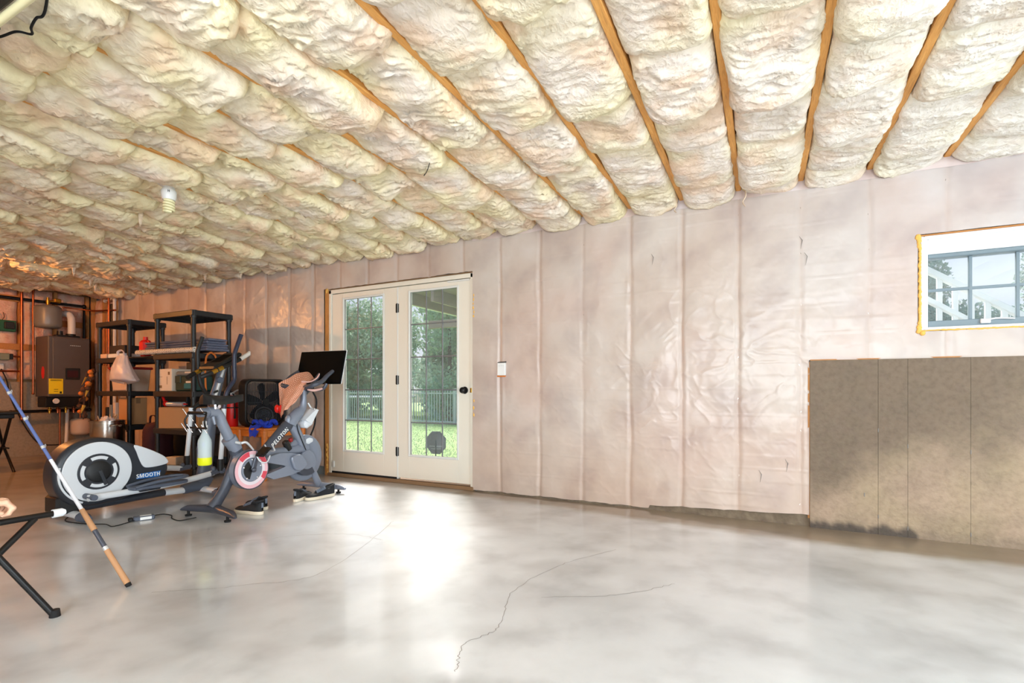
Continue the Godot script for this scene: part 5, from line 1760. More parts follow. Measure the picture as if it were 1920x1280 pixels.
	lathe(m, [Vector2(0.0605, 0.205), Vector2(0.062, 0.207), Vector2(0.062, 0.217), Vector2(0.0605, 0.219)], Transform3D(), 26)
	part(fe, "band", m, M.black_plastic)
	m = MB.new()
	bx(m, Vector3(0.0, 0.365, 0), Vector3(0.04, 0.03, 0.035), Basis(), 0.006)
	bx(m, Vector3(0.045, 0.39, 0), Vector3(0.11, 0.012, 0.022), Basis(Vector3(0, 0, 1), 0.35), 0.004)
	bx(m, Vector3(0.045, 0.352, 0), Vector3(0.10, 0.010, 0.022), Basis(Vector3(0, 0, 1), -0.1), 0.004)
	part(fe, "handle", m, M.silver)
	m = MB.new()
	tube(m, spl([Vector3(0.02, 0.365, 0.012), Vector3(0.075, 0.34, 0.03), Vector3(0.080, 0.20, 0.025), Vector3(0.072, 0.09, 0.02)], 6), [0.008, 0.008, 0.008, 0.012], 8)
	part(fe, "hose", m, M.rubber)
	# switch box cut into the plastic
	var sw := thing("switch_box", "white electrical box cover poking through the plastic sheet right of the doors", "switch", Vector3(-2.18, 1.165, WALL + 0.012))
	m = MB.new()
	bx(m, Vector3(0, 0, 0.008), Vector3(0.082, 0.118, 0.03), Basis(), 0.004)
	part(sw, "cover", m, M.white_plastic)
	m = MB.new()
	bx(m, Vector3(0.002, 0.064, 0.006), Vector3(0.088, 0.008, 0.026), Basis(Vector3(0, 0, 1), 0.05), 0.002)
	part(sw, "cut_edge", m, M.black_matte)
	m = MB.new()
	bx(m, Vector3(-0.004, -0.066, 0.006), Vector3(0.09, 0.012, 0.022), Basis(), 0.003)
	part(sw, "wood_shim", m, M.bench_wood)
	m = MB.new()
	for k in 3:
		bx(m, Vector3(-0.02 + 0.02 * k, 0.03, 0.0235), Vector3(0.008, 0.002, 0.001), Basis(), 0.0)
	part(sw, "print_mark", m, M.grey_plastic)

func box_fan() -> void:
	# faces +X, stands against the wall end of the bench
	var o := thing("box_fan", "square black box fan with rounded corners on the pine bench", "fan", Vector3(-5.10, 0.561, -3.80), PI / 2)
	var w := 0.265
	var rr := func(h: float, r: float) -> PackedVector2Array:
		var p := PackedVector2Array()
		for c in [[1, 1, 0.0], [-1, 1, PI / 2], [-1, -1, PI], [1, -1, PI * 1.5]]:
			for k in 6:
				var a: float = c[2] + PI / 2 * k / 5
				p.append(Vector2(c[0] * (h - r) + cos(a) * r, c[1] * (h - r) + sin(a) * r))
		return p
	var m := MB.new()
	# housing: a band swept round the rounded square
	var ring := []
	var outp: PackedVector2Array = rr.call(w - 0.014, 0.075)
	for p in outp:
		ring.append(Vector3(p.x, p.y + 0.27, 0.0))
	ring.append(ring[0])
	var base := m.v.size()
	for lay in [[0.0, -0.055], [0.014, -0.05], [0.014, 0.05], [0.0, 0.058], [-0.018, 0.055], [-0.018, -0.052], [0.0, -0.055]]:
		for p in ring:
			var d := Vector3(p.x, p.y - 0.27, 0)
			m.vert(p + d.normalized() * lay[0] * 1.1 + Vector3(0, 0, lay[1]), Vector3.ZERO)
	finish_grid(m, base, ring.size() - 1, 6, Vector3.ZERO)
	part(o, "housing", m, M.black_plastic)
	m = MB.new()
	for k in 25:
		var x := -0.225 + 0.45 * k / 24
		var hh := 0.225 - 0.045 * maxf(0.0, (absf(x) - 0.16) / 0.065)
		bx(m, Vector3(x, 0.27, 0.052), Vector3(0.0035, hh * 2, 0.005), Basis(), 0.0)
	for k in 3:
		bx(m, Vector3(0, 0.27 - 0.12 + 0.12 * k, 0.050), Vector3(0.46, 0.005, 0.004), Basis(), 0.0)
	part(o, "front_grille", m, M.machine_dark)
	m = MB.new()
	for k in 25:
		var x := -0.225 + 0.45 * k / 24
		bx(m, Vector3(x, 0.27, -0.052), Vector3(0.0035, 0.42, 0.005), Basis(), 0.0)
	part(o, "back_grille", m, M.machine_dark)
	m = MB.new()
	lathe(m, [Vector2(0.0, 0.058), Vector2(0.04, 0.057), Vector2(0.046, 0.045)], Transform3D(Basis(Vector3(1, 0, 0), PI / 2), Vector3(0, 0.27, 0)), 20)
	part(o, "hub", m, M.black_matte)
	for k in 5:
		m = MB.new()
		var a := TAU * k / 5 + 0.5
		var poly := smooth_poly(pv([0.03, -0.03, 0.12, -0.07, 0.20, -0.075, 0.215, -0.01, 0.19, 0.055, 0.11, 0.045, 0.03, 0.03]), 3)
		prism(m, poly, -0.003, 0.003, Transform3D(Basis(Vector3(0, 0, 1), a) * Basis(Vector3(1, 0, 0), 0.45), Vector3(0, 0.27, 0)), 0.0)
		part(o, "blade", m, M.black_matte)
	for s in [-1.0, 1.0]:
		m = MB.new()
		bx(m, Vector3(0.16 * s, 0.006, 0.0), Vector3(0.05, 0.012, 0.13), Basis(), 0.003)
		part(o, "foot", m, M.black_plastic)

# ---- storage ------------------------------------------------------------------
func shelf_unit(label: String, at: Vector3, w: float, d: float) -> void:
	var o := thing("shelf_unit", label, "shelf", at, 0.0, "black plastic shelf units")
	for y in [1.83, 1.37, 0.955, 0.54, 0.12]:
		var m := MB.new()
		bx(m, Vector3(0, y - 0.008, 0), Vector3(w - 0.02, 0.012, d - 0.02), Basis(), 0.003)
		for s in [-1.0, 1.0]:
			bx(m, Vector3(0, y - 0.03, s * (d / 2 - 0.012)), Vector3(w, 0.06, 0.024), Basis(), 0.006)
			bx(m, Vector3(s * (w / 2 - 0.012), y - 0.03, 0), Vector3(0.024, 0.06, d - 0.05), Basis(), 0.006)
		for k in 5:
			bx(m, Vector3(-w * 0.36 + w * 0.18 * k, y - 0.024, 0), Vector3(0.008, 0.026, d - 0.05), Basis(), 0.0)
		for sx in [-1.0, 1.0]:
			for sz in [-1.0, 1.0]:
				lathe(m, [Vector2(0.0, -0.08), Vector2(0.032, -0.08), Vector2(0.033, 0.002), Vector2(0.0, 0.004)], Transform3D(Basis(), Vector3(sx * (w / 2 - 0.032), y, sz * (d / 2 - 0.032))), 14)
		part(o, "shelf", m, M.shelf_black)
	for sx in [-1.0, 1.0]:
		for sz in [-1.0, 1.0]:
			var m := MB.new()
			tube(m, [Vector3(sx * (w / 2 - 0.032), 0, sz * (d / 2 - 0.032)), Vector3(sx * (w / 2 - 0.032), 1.80, sz * (d / 2 - 0.032))], 0.024, 14)
			part(o, "post", m, M.shelf_black)

func carton(called: String, label: String, at: Vector3, size: Vector3, turn: float, mt: Material, tape := true) -> Node3D:
	var o := thing(called, label, "box", at, turn)
	var m := MB.new()
	bx(m, Vector3(0, size.y / 2, 0), size, Basis(), 0.005)
	part(o, "body", m, mt)
	if tape:
		m = MB.new()
		bx(m, Vector3(0, size.y + 0.0005, 0), Vector3(size.x * 0.99, 0.001, 0.05), Basis(), 0.0)
		bx(m, Vector3(size.x / 2 + 0.0005, size.y - 0.035, 0), Vector3(0.001, 0.07, 0.05), Basis(), 0.0)
		part(o, "tape", m, M.cardboard_dark)
		m = MB.new()
		bx(m, Vector3(0, size.y - 0.006, size.z / 2 + 0.0005), Vector3(size.x * 0.98, 0.004, 0.001), Basis(), 0.0)
		part(o, "flap_seam", m, M.cardboard_dark)
	return o

func shelves() -> void:
	shelf_unit("black plastic five-tier shelf unit nearer the doors, behind the elliptical", Vector3(-5.81, 0, -3.44), 0.74, 0.46)
	shelf_unit("black plastic five-tier shelf unit nearer the boiler, hung with a white bag", Vector3(-7.267, 0, -3.52), 0.76, 0.44)
	var m: MB
	# on the unit nearer the doors
	var tp := thing("folded_tarp", "long folded blue-grey tarp lying across the upper shelf", "tarp", Vector3(-5.93, 1.374, -3.42))
	m = MB.new()
	for k in 5:
		var o := 0.012 * sin(k * 2.1)
		bx(m, Vector3(o, 0.075 + 0.027 * k - 0.04, o), Vector3(1.22 - 0.03 * (k % 2), 0.024, 0.26 - 0.012 * k), Basis(Vector3.UP, 0.012 * sin(k * 1.7)), 0.010)
	part(tp, "folds", m, M.tarp)
	var rl := thing("wrapping_roll", "long roll of patterned wrapping paper along the upper shelf's front edge", "paper roll", Vector3(-5.98, 1.404, -3.235))
	m = MB.new()
	tube(m, [Vector3(-0.56, 0.002, 0), Vector3(0.55, 0.0, 0)], 0.030, 18)
	part(rl, "roll", m, M.wrap_print)
	m = MB.new()
	tube(m, [Vector3(-0.575, 0.002, 0), Vector3(-0.555, 0.002, 0)], 0.018, 14)
	part(rl, "core", m, M.cardboard)
	var wb := carton("carton", "pale printed carton left of the green toolbox on the middle shelf", Vector3(-6.02, 0.958, -3.36), Vector3(0.27, 0.25, 0.22), 0.0, M.carton_white, false)
	m = MB.new()
	bx(m, Vector3(0.045, 0.12, 0.1105), Vector3(0.008, 0.09, 0.001), Basis(), 0.0)
	bx(m, Vector3(0.08, 0.20, 0.1105), Vector3(0.035, 0.035, 0.001), Basis(), 0.0)
	bx(m, Vector3(-0.08, 0.05, 0.1105), Vector3(0.05, 0.03, 0.001), Basis(), 0.0)
	bx(m, Vector3(-0.08, 0.16, 0.1105), Vector3(0.07, 0.004, 0.001), Basis(), 0.0)
	part(wb, "print_mark", m, M.cardboard_dark)
	var tb := thing("toolbox", "dark green plastic toolbox with a grey lid on the middle shelf", "toolbox", Vector3(-5.66, 0.958, -3.36))
	m = MB.new()
	bx(m, Vector3(0, 0.085, 0), Vector3(0.37, 0.17, 0.2), Basis(), 0.014)
	part(tb, "body", m, M.tool_green)
	m = MB.new()
	bx(m, Vector3(0.0, 0.195, 0), Vector3(0.36, 0.05, 0.19), Basis(), 0.014)
	part(tb, "lid", m, M.grey_plastic)
	m = MB.new()
	bx(m, Vector3(0.07, 0.055, 0.10), Vector3(0.16, 0.06, 0.012), Basis(), 0.005)
	part(tb, "drawer", m, M.teal)
	m = MB.new()
	bx(m, Vector3(0.075, 0.10, 0.102), Vector3(0.10, 0.022, 0.006), Basis(), 0.002)
	bx(m, Vector3(0.05, 0.205, 0.097), Vector3(0.11, 0.016, 0.004), Basis(), 0.002)
	part(tb, "label_strip", m, M.carton_white)
	m = MB.new()
	bx(m, Vector3(-0.12, 0.13, 0.102), Vector3(0.10, 0.08, 0.012), Basis(), 0.004)
	part(tb, "latch", m, M.tool_green)
	carton("cardboard_box", "flat brown cardboard panel box standing behind the green toolbox", Vector3(-5.86, 0.958, -3.60), Vector3(0.62, 0.34, 0.06), 0.0, M.cardboard_dark, false)
	carton("cardboard_box", "brown cardboard box on the shelf below the green toolbox", Vector3(-5.83, 0.543, -3.42), Vector3(0.50, 0.235, 0.34), 0.32, M.cardboard)
	var cg := thing("caulk_gun", "red and silver caulking gun lying on the cardboard box's left end", "caulking gun", Vector3(-5.98, 0.781, -3.33), 0.2)
	m = MB.new()
	tube(m, [Vector3(-0.10, 0.03, 0), Vector3(0.14, 0.03, 0)], 0.026, 14)
	part(cg, "barrel", m, M.silver)
	m = MB.new()
	ball(m, Vector3(-0.12, 0.034, 0), Vector3(0.035, 0.034, 0.03), 14)
	tube(m, [Vector3(-0.13, 0.03, 0), Vector3(-0.17, 0.12, 0.0)], 0.014, 10)
	tube(m, [Vector3(0.14, 0.03, 0), Vector3(0.19, 0.03, 0)], [0.012, 0.003], 10)
	part(cg, "handle", m, M.red_plastic)
	var sp := thing("strap", "orange webbing strap hanging from the shelf unit nearer the doors", "strap", Vector3(-5.425, 0.92, -3.40))
	m = MB.new()
	tube(m, spl([Vector3(0, 0, 0.05), Vector3(0.004, 0.22, 0.062), Vector3(0.0, 0.40, 0.05), Vector3(0.0, 0.455, 0.01), Vector3(0.0, 0.455, -0.02), Vector3(0.0, 0.40, -0.06), Vector3(0.004, 0.2, -0.065), Vector3(0, 0.02, -0.05)], 6), 0.011, 8, true, 0.3, Vector3(1, 0, 0))
	part(sp, "webbing", m, M.orange_strap)
	# bottom shelf bits
	carton("carton", "small pale carton on the lowest shelf behind the elliptical", Vector3(-5.98, 0.124, -3.34), Vector3(0.14, 0.09, 0.12), 0.25, M.carton_white, false)
	carton("carton", "dull grey carton on the lowest shelf at its right end", Vector3(-5.62, 0.124, -3.36), Vector3(0.15, 0.22, 0.14), -0.1, M.grey_plastic, false)
	var mb := thing("duffel_bag", "dark maroon fabric bag standing between the two shelf units", "bag", Vector3(-6.44, 0, -3.40))
	m = MB.new()
	grid(m, 24, 20, func(u: float, v: float):
		var a := u * TAU
		var y := v * 0.60
		var r := sqrt(maxf(0.0, 1.0 - pow(absf(2.0 * v - 1.0), 7.0)))
		var k := 1.0 + 0.08 * hN3.get_noise_3d(cos(a) * 2.0, y * 5.0, sin(a) * 2.0)
		return Vector3(cos(a) * 0.13 * r * k, y, sin(a) * 0.16 * r * k))
	part(mb, "body", m, M.maroon)
	m = MB.new()
	tube(m, spl([Vector3(-0.07, 0.57, 0.05), Vector3(-0.05, 0.66, 0.05), Vector3(0.05, 0.66, 0.05), Vector3(0.07, 0.57, 0.05)], 5), 0.012, 8, true, 0.5)
	part(mb, "strap_handle", m, M.maroon)
	# dark totes standing in the gap
	for k in 2:
		var tt := thing("storage_tote", ["dark grey lidded storage tote, lower of the pair between the shelf units", "dark grey lidded storage tote, upper of the pair between the shelf units"][k], "tote", Vector3(-6.52, 0.56 * k, -3.80), 0.0, "dark totes between the shelf units")
		m = MB.new()
		prism(m, pv([-0.24, 0.0, 0.24, 0.0, 0.29, 0.50, -0.29, 0.50]), -0.18, 0.18, Transform3D(), 0.015, 2)
		part(tt, "tub", m, M.black_plastic)
		m = MB.new()
		bx(m, Vector3(0, 0.525, 0), Vector3(0.62, 0.05, 0.42), Basis(), 0.015)
		part(tt, "lid", m, M.machine_dark)
	# on the unit nearer the boiler
	var bg := thing("shopping_bag", "bulging translucent white carrier bag hanging from the shelf corner post", "bag", Vector3(-6.75, 1.05, -3.22))
	m = MB.new()
	grid(m, 40, 30, func(u: float, v: float):
		var a := u * TAU
		var w := lerpf(0.24, 0.075, pow(v, 1.15)) * sqrt(clampf(v * 9.0 + 0.02, 0.0, 1.0)) * (1.0 + 0.05 * sin(a * 9.0 + v * 4.0) * v + 0.06 * hN3.get_noise_3d(cos(a) * 2.0, v * 3.0, sin(a) * 2.0))
		var lean := 0.075 * v
		return Vector3(cos(a) * w * 1.05 - lean, 0.33 * v - 0.012 * (1.0 - v) * cos(a * 2.0), sin(a) * w * 0.5 + 0.03 * sin(v * 3.0)))
	part(bg, "film", m, M.bag_film)
	m = MB.new()
	tube(m, spl([Vector3(-0.12, 0.32, 0.02), Vector3(-0.15, 0.37, 0.02), Vector3(-0.11, 0.395, 0.0), Vector3(-0.06, 0.37, 0.0), Vector3(-0.05, 0.32, 0.0)], 5), 0.014, 8, true, 0.5)
	part(bg, "knot", m, M.bag_film)
	for q in [[-0.10, 0.07, "red_dark"], [0.02, 0.06, "blue_logo"], [0.10, 0.08, "autumn_gold"], [-0.02, 0.13, "pink_ring"]]:
		m = MB.new()
		ball(m, Vector3(q[0], q[1], 0.02), Vector3(0.055, 0.05, 0.05), 12)
		part(bg, "contents", m, M[q[2]])
	var jug := thing("jug", "red plastic jug at the left end of the wrapping-paper roll", "jug", Vector3(-6.70, 1.374, -3.40))
	m = MB.new()
	bx(m, Vector3(0, 0.10, 0), Vector3(0.13, 0.20, 0.10), Basis(), 0.025)
	part(jug, "body", m, M.red_plastic)
	m = MB.new()
	lathe(m, [Vector2(0.0, 0.2), Vector2(0.025, 0.2), Vector2(0.025, 0.24), Vector2(0.0, 0.242)], Transform3D(), 14)
	part(jug, "cap", m, M.red_plastic)
	m = MB.new()
	tube(m, spl([Vector3(0.05, 0.19, 0), Vector3(0.08, 0.17, 0), Vector3(0.085, 0.10, 0), Vector3(0.06, 0.07, 0)], 4), 0.012, 8)
	part(jug, "handle", m, M.red_plastic)
	var jst := thing("shelf_board", "dark plank bridging the two shelf units under the tarp's end", "board", Vector3(-6.62, 1.358, -3.40))
	m = MB.new()
	bx(m, Vector3(0, 0.004, 0), Vector3(0.56, 0.016, 0.22), Basis(), 0.003)
	part(jst, "plank", m, M.shelf_black)
	carton("carton", "small beige carton at the left end of the boiler-side unit's second shelf", Vector3(-7.53, 1.374, -3.40), Vector3(0.17, 0.055, 0.14), 0.0, M.beige_bin, false)
	carton("carton", "flat pale grey carton lying under the black box", Vector3(-7.20, 1.374, -3.42), Vector3(0.38, 0.05, 0.2), 0.0, M.machine_white, false)
	carton("black_box", "flat black box on top of the pale grey carton", Vector3(-7.20, 1.425, -3.43), Vector3(0.36, 0.10, 0.2), 0.0, M.black_plastic, false)
	var bn := thing("bin", "beige tapered bin with a red rim on the boiler-side unit's middle shelf", "bin", Vector3(-7.15, 0.958, -3.46))
	m = MB.new()
	prism(m, pv([-0.16, 0.0, 0.16, 0.0, 0.215, 0.27, -0.215, 0.27]), -0.13, 0.13, Transform3D(), 0.02, 2)
	part(bn, "tub", m, M.beige_bin)
	m = MB.new()
	bx(m, Vector3(0, 0.282, 0), Vector3(0.46, 0.03, 0.29), Basis(), 0.01)
	part(bn, "rim", m, M.red_dark, "red rim")
	carton("cardboard_box", "tall brown cardboard box on the boiler-side unit's fourth shelf", Vector3(-7.10, 0.543, -3.46), Vector3(0.24, 0.33, 0.2), 0.0, M.cardboard)
	for k in 3:
		carton("carton", ["slim tan carton, rightmost of three beside the tall cardboard box", "slim grey carton in the middle of three beside the tall cardboard box", "slim dark carton, leftmost of three beside the tall cardboard box"][k], Vector3(-7.29 - 0.09 * k, 0.543, -3.42), Vector3(0.06, 0.27 - 0.03 * k, 0.16), 0.0, [M.beige_bin, M.grey_plastic, M.black_plastic][k], false)
	# autumn garland tied to the left post
	var gl := thing("garland", "autumn garland of orange and brown balls and leaves hanging by the boiler", "garland", Vector3(-7.66, 0.62, -3.25))
	var rng := RandomNumberGenerator.new()
	rng.seed = 31
	m = MB.new()
	tube(m, spl([Vector3(-0.15, 0.0, 0.0), Vector3(-0.10, 0.25, 0.02), Vector3(0.02, 0.42, 0.02), Vector3(0.10, 0.60, 0.0)], 6), 0.012, 7)
	part(gl, "cord", m, M.autumn_brown)
	for k in 22:
		m = MB.new()
		var f := k / 21.0
		var c := cr1([Vector3(-0.15, 0.0, 0.0), Vector3(-0.10, 0.25, 0.02), Vector3(0.02, 0.42, 0.02), Vector3(0.10, 0.60, 0.0)], f) + Vector3(rng.randf_range(-0.06, 0.06), rng.randf_range(-0.03, 0.03), rng.randf_range(-0.03, 0.05))
		if k % 3 == 2:
			tube(m, [c, c + Vector3(rng.randf_range(-0.05, 0.05), -0.10, 0.03)], [0.022, 0.004], 7, true, 0.25)
			part(gl, "leaf", m, [M.autumn_brown, M.autumn_gold][k % 2])
		else:
			ball(m, c, Vector3.ONE * rng.randf_range(0.022, 0.036), 11)
			part(gl, "berry", m, [M.autumn_orange, M.autumn_brown, M.autumn_gold][k % 3])
	# stock pot on a crate
	var cr := thing("crate", "low black crate under the steel stock pot", "crate", Vector3(-6.86, 0, -3.08))
	m = MB.new()
	bx(m, Vector3(0, 0.10, 0), Vector3(0.36, 0.20, 0.34), Basis(), 0.012)
	bx(m, Vector3(0, 0.215, 0), Vector3(0.38, 0.03, 0.36), Basis(), 0.01)
	part(cr, "body", m, M.black_plastic)
	var pt := thing("stock_pot", "tall shiny steel stock pot filled with kindling and crumpled plastic", "pot", Vector3(-6.86, 0.23, -3.08))
	m = MB.new()
	lathe(m, [Vector2(0.0, 0.0), Vector2(0.16, 0.0), Vector2(0.165, 0.006), Vector2(0.165, 0.375), Vector2(0.176, 0.38), Vector2(0.176, 0.386), Vector2(0.160, 0.385), Vector2(0.160, 0.30), Vector2(0.0, 0.29)], Transform3D(), 40)
	part(pt, "body", m, M.steel)
	for s in [-1.0, 1.0]:
		m = MB.new()
		tube(m, spl([Vector3(0.16 * s, 0.32, 0.05), Vector3(0.21 * s, 0.335, 0.05), Vector3(0.215 * s, 0.335, -0.05), Vector3(0.16 * s, 0.32, -0.05)], 5), 0.007, 8)
		part(pt, "handle", m, M.steel)
	for k in 12:
		var st := MB.new()
		var a := rng.randf() * TAU
		var r := rng.randf_range(0.02, 0.11)
		var p := Vector3(cos(a) * r, 0.30, sin(a) * r)
		tube(st, [p, p + Vector3(rng.randf_range(-0.09, 0.09), rng.randf_range(0.10, 0.17), rng.randf_range(-0.06, 0.06))], [0.009, 0.006], 6)
		var stick := part(self, numbered("kindling_stick"), st, M.kindling)
		stick.position = Vector3(-6.86, 0.23, -3.08)
		tag(stick, "short pale stick of kindling poking out of the stock pot", "stick", "kindling in the stock pot")
	var wr := thing("plastic_wrap", "crumpled clear plastic wrap stuffed in the stock pot", "plastic wrap", Vector3(-6.80, 0.56, -3.05))
	m = MB.new()
	grid(m, 28, 18, func(u: float, v: float):
		var a := u * TAU
		var b := v * PI
		var k := 1.0 + 0.55 * hN3.get_noise_3d(cos(a) * sin(b) * 2.5, cos(b) * 2.5, sin(a) * sin(b) * 2.5)
		return Vector3(cos(a) * sin(b) * 0.085, 0.04 + cos(b) * 0.055, sin(a) * sin(b) * 0.07) * k)
	part(wr, "film", m, M.bag_film)

# ---- boiler corner ----------------------------------------------------------------
func pipe(called: String, label: String, pts: Array, r: float, mt: Material, group := "") -> void:
	var o := thing(called, label, "pipe", Vector3.ZERO, 0.0, group)
	var m := MB.new()
	tube(m, pts, r, 12)
	part(o, "run", m, mt)
	m = MB.new()
	for j in range(1, pts.size() - 1):
		ball(m, pts[j], Vector3.ONE * r * 1.3, 10)
	for e in [pts[0], pts[-1]]:
		ball(m, e, Vector3.ONE * r * 1.25, 10)
	part(o, "fitting", m, mt)

func boiler_corner() -> void:
	var m := MB.new()
	var b := thing("boiler", "grey-brown wall-hung boiler with a yellow sticker and red oval badge", "boiler", Vector3(-9.4, 0.87, -3.65))
	bx(m, Vector3(0, 0.4425, 0), Vector3(0.40, 0.885, 0.50), Basis(), 0.012)
	part(b, "cabinet", m, M.boiler_grey)
	m = MB.new()
	bx(m, Vector3(0.203, 0.4425, -0.02), Vector3(0.016, 0.84, 0.44), Basis(), 0.006)
	part(b, "front_panel", m, M.boiler_grey)
	m = MB.new()
	bx(m, Vector3(0.2125, 0.155, 0.165), Vector3(0.002, 0.22, 0.165), Basis(), 0.0)
	var yl := part(b, "energy_sticker", m, M.yellow_label, "yellow sticker")
	m = MB.new()
	for k in 4:
		bx(m, Vector3(0.214, 0.25 - 0.014 * k if k < 2 else 0.17 - 0.03 * k, 0.165), Vector3(0.001, 0.006, 0.13 if k < 2 else 0.05), Basis(), 0.0)
	bx(m, Vector3(0.214, 0.065, 0.11), Vector3(0.001, 0.03, 0.025), Basis(), 0.0)
	part(yl, "print_line", m, M.print_black)
	m = MB.new()
	bx(m, Vector3(0.214, 0.34, -0.03), Vector3(0.012, 0.17, 0.18), Basis(), 0.005)
	var dp := part(b, "control_panel", m, M.black_plastic)
	m = MB.new()
	bx(m, Vector3(0.221, 0.34, -0.03), Vector3(0.002, 0.10, 0.13), Basis(), 0.0)
	part(dp, "display", m, M.maroon)
	m = MB.new()
	var ov := PackedVector2Array()
	for k in 28:
		ov.append(Vector2(cos(TAU * k / 28) * 0.045, sin(TAU * k / 28) * 0.09))
	prism(m, ov, 0.0, 0.004, Transform3D(Basis(), Vector3(0.045, 0.355, 0.25)), 0.001)
	part(b, "oval_badge", m, M.red_plastic, "red oval badge")
	m = MB.new()
	for k in 6:
		bx(m, Vector3(0.212, 0.76, -0.04 - 0.022 * k + 0.03), Vector3(0.002, 0.010, 0.014), Basis(), 0.0)
	part(b, "badge_letters", m, M.silver)
	m = MB.new()
	bx(m, Vector3(0.05, -0.075, 0.01), Vector3(0.26, 0.15, 0.52), Basis(), 0.01)
	part(b, "valve_housing", m, M.black_iron)
	for k in 5:
		m = MB.new()
		var z := 0.19 - 0.095 * k
		tube(m, [Vector3(0.08, -0.10, z), Vector3(0.08, -0.24, z)], 0.014, 10)
		ball(m, Vector3(0.085, -0.18, z), Vector3(0.024, 0.022, 0.024), 10)
		part(b, "outlet_pipe", m, M.copper if k % 2 else M.brass)
	m = MB.new()
	lathe(m, [Vector2(0.0, 0.02), Vector2(0.035, 0.018), Vector2(0.04, 0.0), Vector2(0.0, -0.01)], Transform3D(Basis(Vector3(0, 0, 1), -PI / 2), Vector3(0.20, -0.06, 0.16)), 20)
	part(b, "gauge", m, M.pvc)
	m = MB.new()
	tube(m, [Vector3(-0.02, 0.885, -0.10), Vector3(-0.02, 0.95, -0.10)], 0.06, 18)
	tube(m, [Vector3(-0.02, 0.885, 0.03), Vector3(-0.02, 0.985, 0.03)], 0.035, 14)
	bx(m, Vector3(-0.02, 0.905, -0.05), Vector3(0.12, 0.04, 0.30), Basis(), 0.012)
	part(b, "flue_collar", m, M.black_plastic)
	var fl := thing("flue_pipe", "white plastic flue elbow rising from the boiler top", "pipe", Vector3.ZERO)
	m = MB.new()
	tube(m, spl([Vector3(-9.42, 1.822, -3.76), Vector3(-9.42, 2.02, -3.76), Vector3(-9.44, 2.09, -3.755), Vector3(-9.50, 2.13, -3.74), Vector3(-9.72, 2.14, -3.71)], 6), 0.047, 18)
	part(fl, "elbow", m, M.pvc)
	var et := thing("expansion_tank", "grey domed expansion tank hanging above the boiler", "tank", Vector3(-9.48, 1.88, -3.50))
	m = MB.new()
	lathe(m, [Vector2(0.0, 0.0), Vector2(0.08, 0.003), Vector2(0.135, 0.012), Vector2(0.155, 0.035), Vector2(0.16, 0.065), Vector2(0.16, 0.285), Vector2(0.155, 0.312), Vector2(0.135, 0.334), Vector2(0.08, 0.345), Vector2(0.0, 0.348)], Transform3D(), 36)
	part(et, "shell", m, M.tank_grey)
	m = MB.new()
	tube(m, [Vector3(0, 0.34, 0), Vector3(0, 0.46, 0)], 0.018, 12)
	tube(m, [Vector3(0, 0.38, 0), Vector3(0, 0.42, 0)], 0.028, 6)
	part(et, "neck", m, M.brass)
	m = MB.new()
	bx(m, Vector3(0.0, 0.43, -0.11), Vector3(0.07, 0.06, 0.08), Basis(), 0.01)
	tube(m, [Vector3(0.0, 0.41, -0.14), Vector3(0.0, 0.41, 0.02)], 0.016, 10)
	part(et, "valve", m, M.brass)
	var st := thing("drip_tank", "small beige tank hanging below the boiler pipework", "tank", Vector3(-9.50, 0.27, -3.90))
	m = MB.new()
	lathe(m, [Vector2(0.0, 0.0), Vector2(0.08, 0.006), Vector2(0.118, 0.03), Vector2(0.125, 0.06), Vector2(0.125, 0.22), Vector2(0.11, 0.25), Vector2(0.06, 0.268), Vector2(0.0, 0.272)], Transform3D(), 30)
	part(st, "shell", m, M.beige_bin)
	m = MB.new()
	tube(m, [Vector3(0, 0.26, 0), Vector3(0, 0.42, 0)], 0.014, 10)
	part(st, "neck", m, M.copper)
	bx_pipes()
	# control boxes
	var gb := thing("control_box", "dark green relay box mounted on the studs at the left edge", "control box", Vector3(-9.69, 1.81, -2.92))
	m = MB.new()
	bx(m, Vector3(0, 0.08, 0), Vector3(0.08, 0.16, 0.58), Basis(), 0.008)
	part(gb, "case", m, M.green_metal)
	m = MB.new()
	bx(m, Vector3(0.045, 0.085, -0.21), Vector3(0.05, 0.10, 0.11), Basis(), 0.008)
	part(gb, "transformer", m, M.black_plastic)
	m = MB.new()
	for k in 3:
		tube(m, spl([Vector3(0.0, 0.16, -0.05 - 0.05 * k), Vector3(0.01, 0.21, -0.07 - 0.05 * k), Vector3(0.0, 0.27, -0.04 - 0.06 * k)], 4), 0.004, 6)
	part(gb, "wires", m, M.lead_wire)
	var dv := thing("zone_valve", "grey-green zone valve on the copper pipe below the relay box", "valve", Vector3(-9.56, 1.40, -3.02))
	m = MB.new()
	bx(m, Vector3(0, 0.04, 0), Vector3(0.09, 0.10, 0.16), Basis(), 0.012)
	part(dv, "body", m, M.device_grey)
	m = MB.new()
	bx(m, Vector3(0.0, 0.045, -0.10), Vector3(0.06, 0.08, 0.04), Basis(), 0.008)
	part(dv, "actuator", m, M.black_plastic)
	var jb := thing("junction_box", "pale junction box below the grey-green zone valve", "junction box", Vector3(-9.70, 1.26, -3.02))
	m = MB.new()
	bx(m, Vector3(0, 0.045, 0), Vector3(0.06, 0.09, 0.13), Basis(), 0.006)
	part(jb, "case", m, M.pvc)
	var bc := MB.new()
	tube(bc, spl([Vector3(-9.66, 1.27, -3.05), Vector3(-9.63, 1.10, -3.10), Vector3(-9.63, 0.86, -3.14), Vector3(-9.60, 0.55, -3.24), Vector3(-9.58, 0.28, -3.36), Vector3(-9.57, 0.16, -3.48), Vector3(-9.57, 0.14, -3.75), Vector3(-9.6, 0.15, -3.95)], 8), 0.008, 8)
	tag(part(self, "hanging_cable", bc, M.rubber), "black cable hanging down the concrete from the pale junction box", "cable")
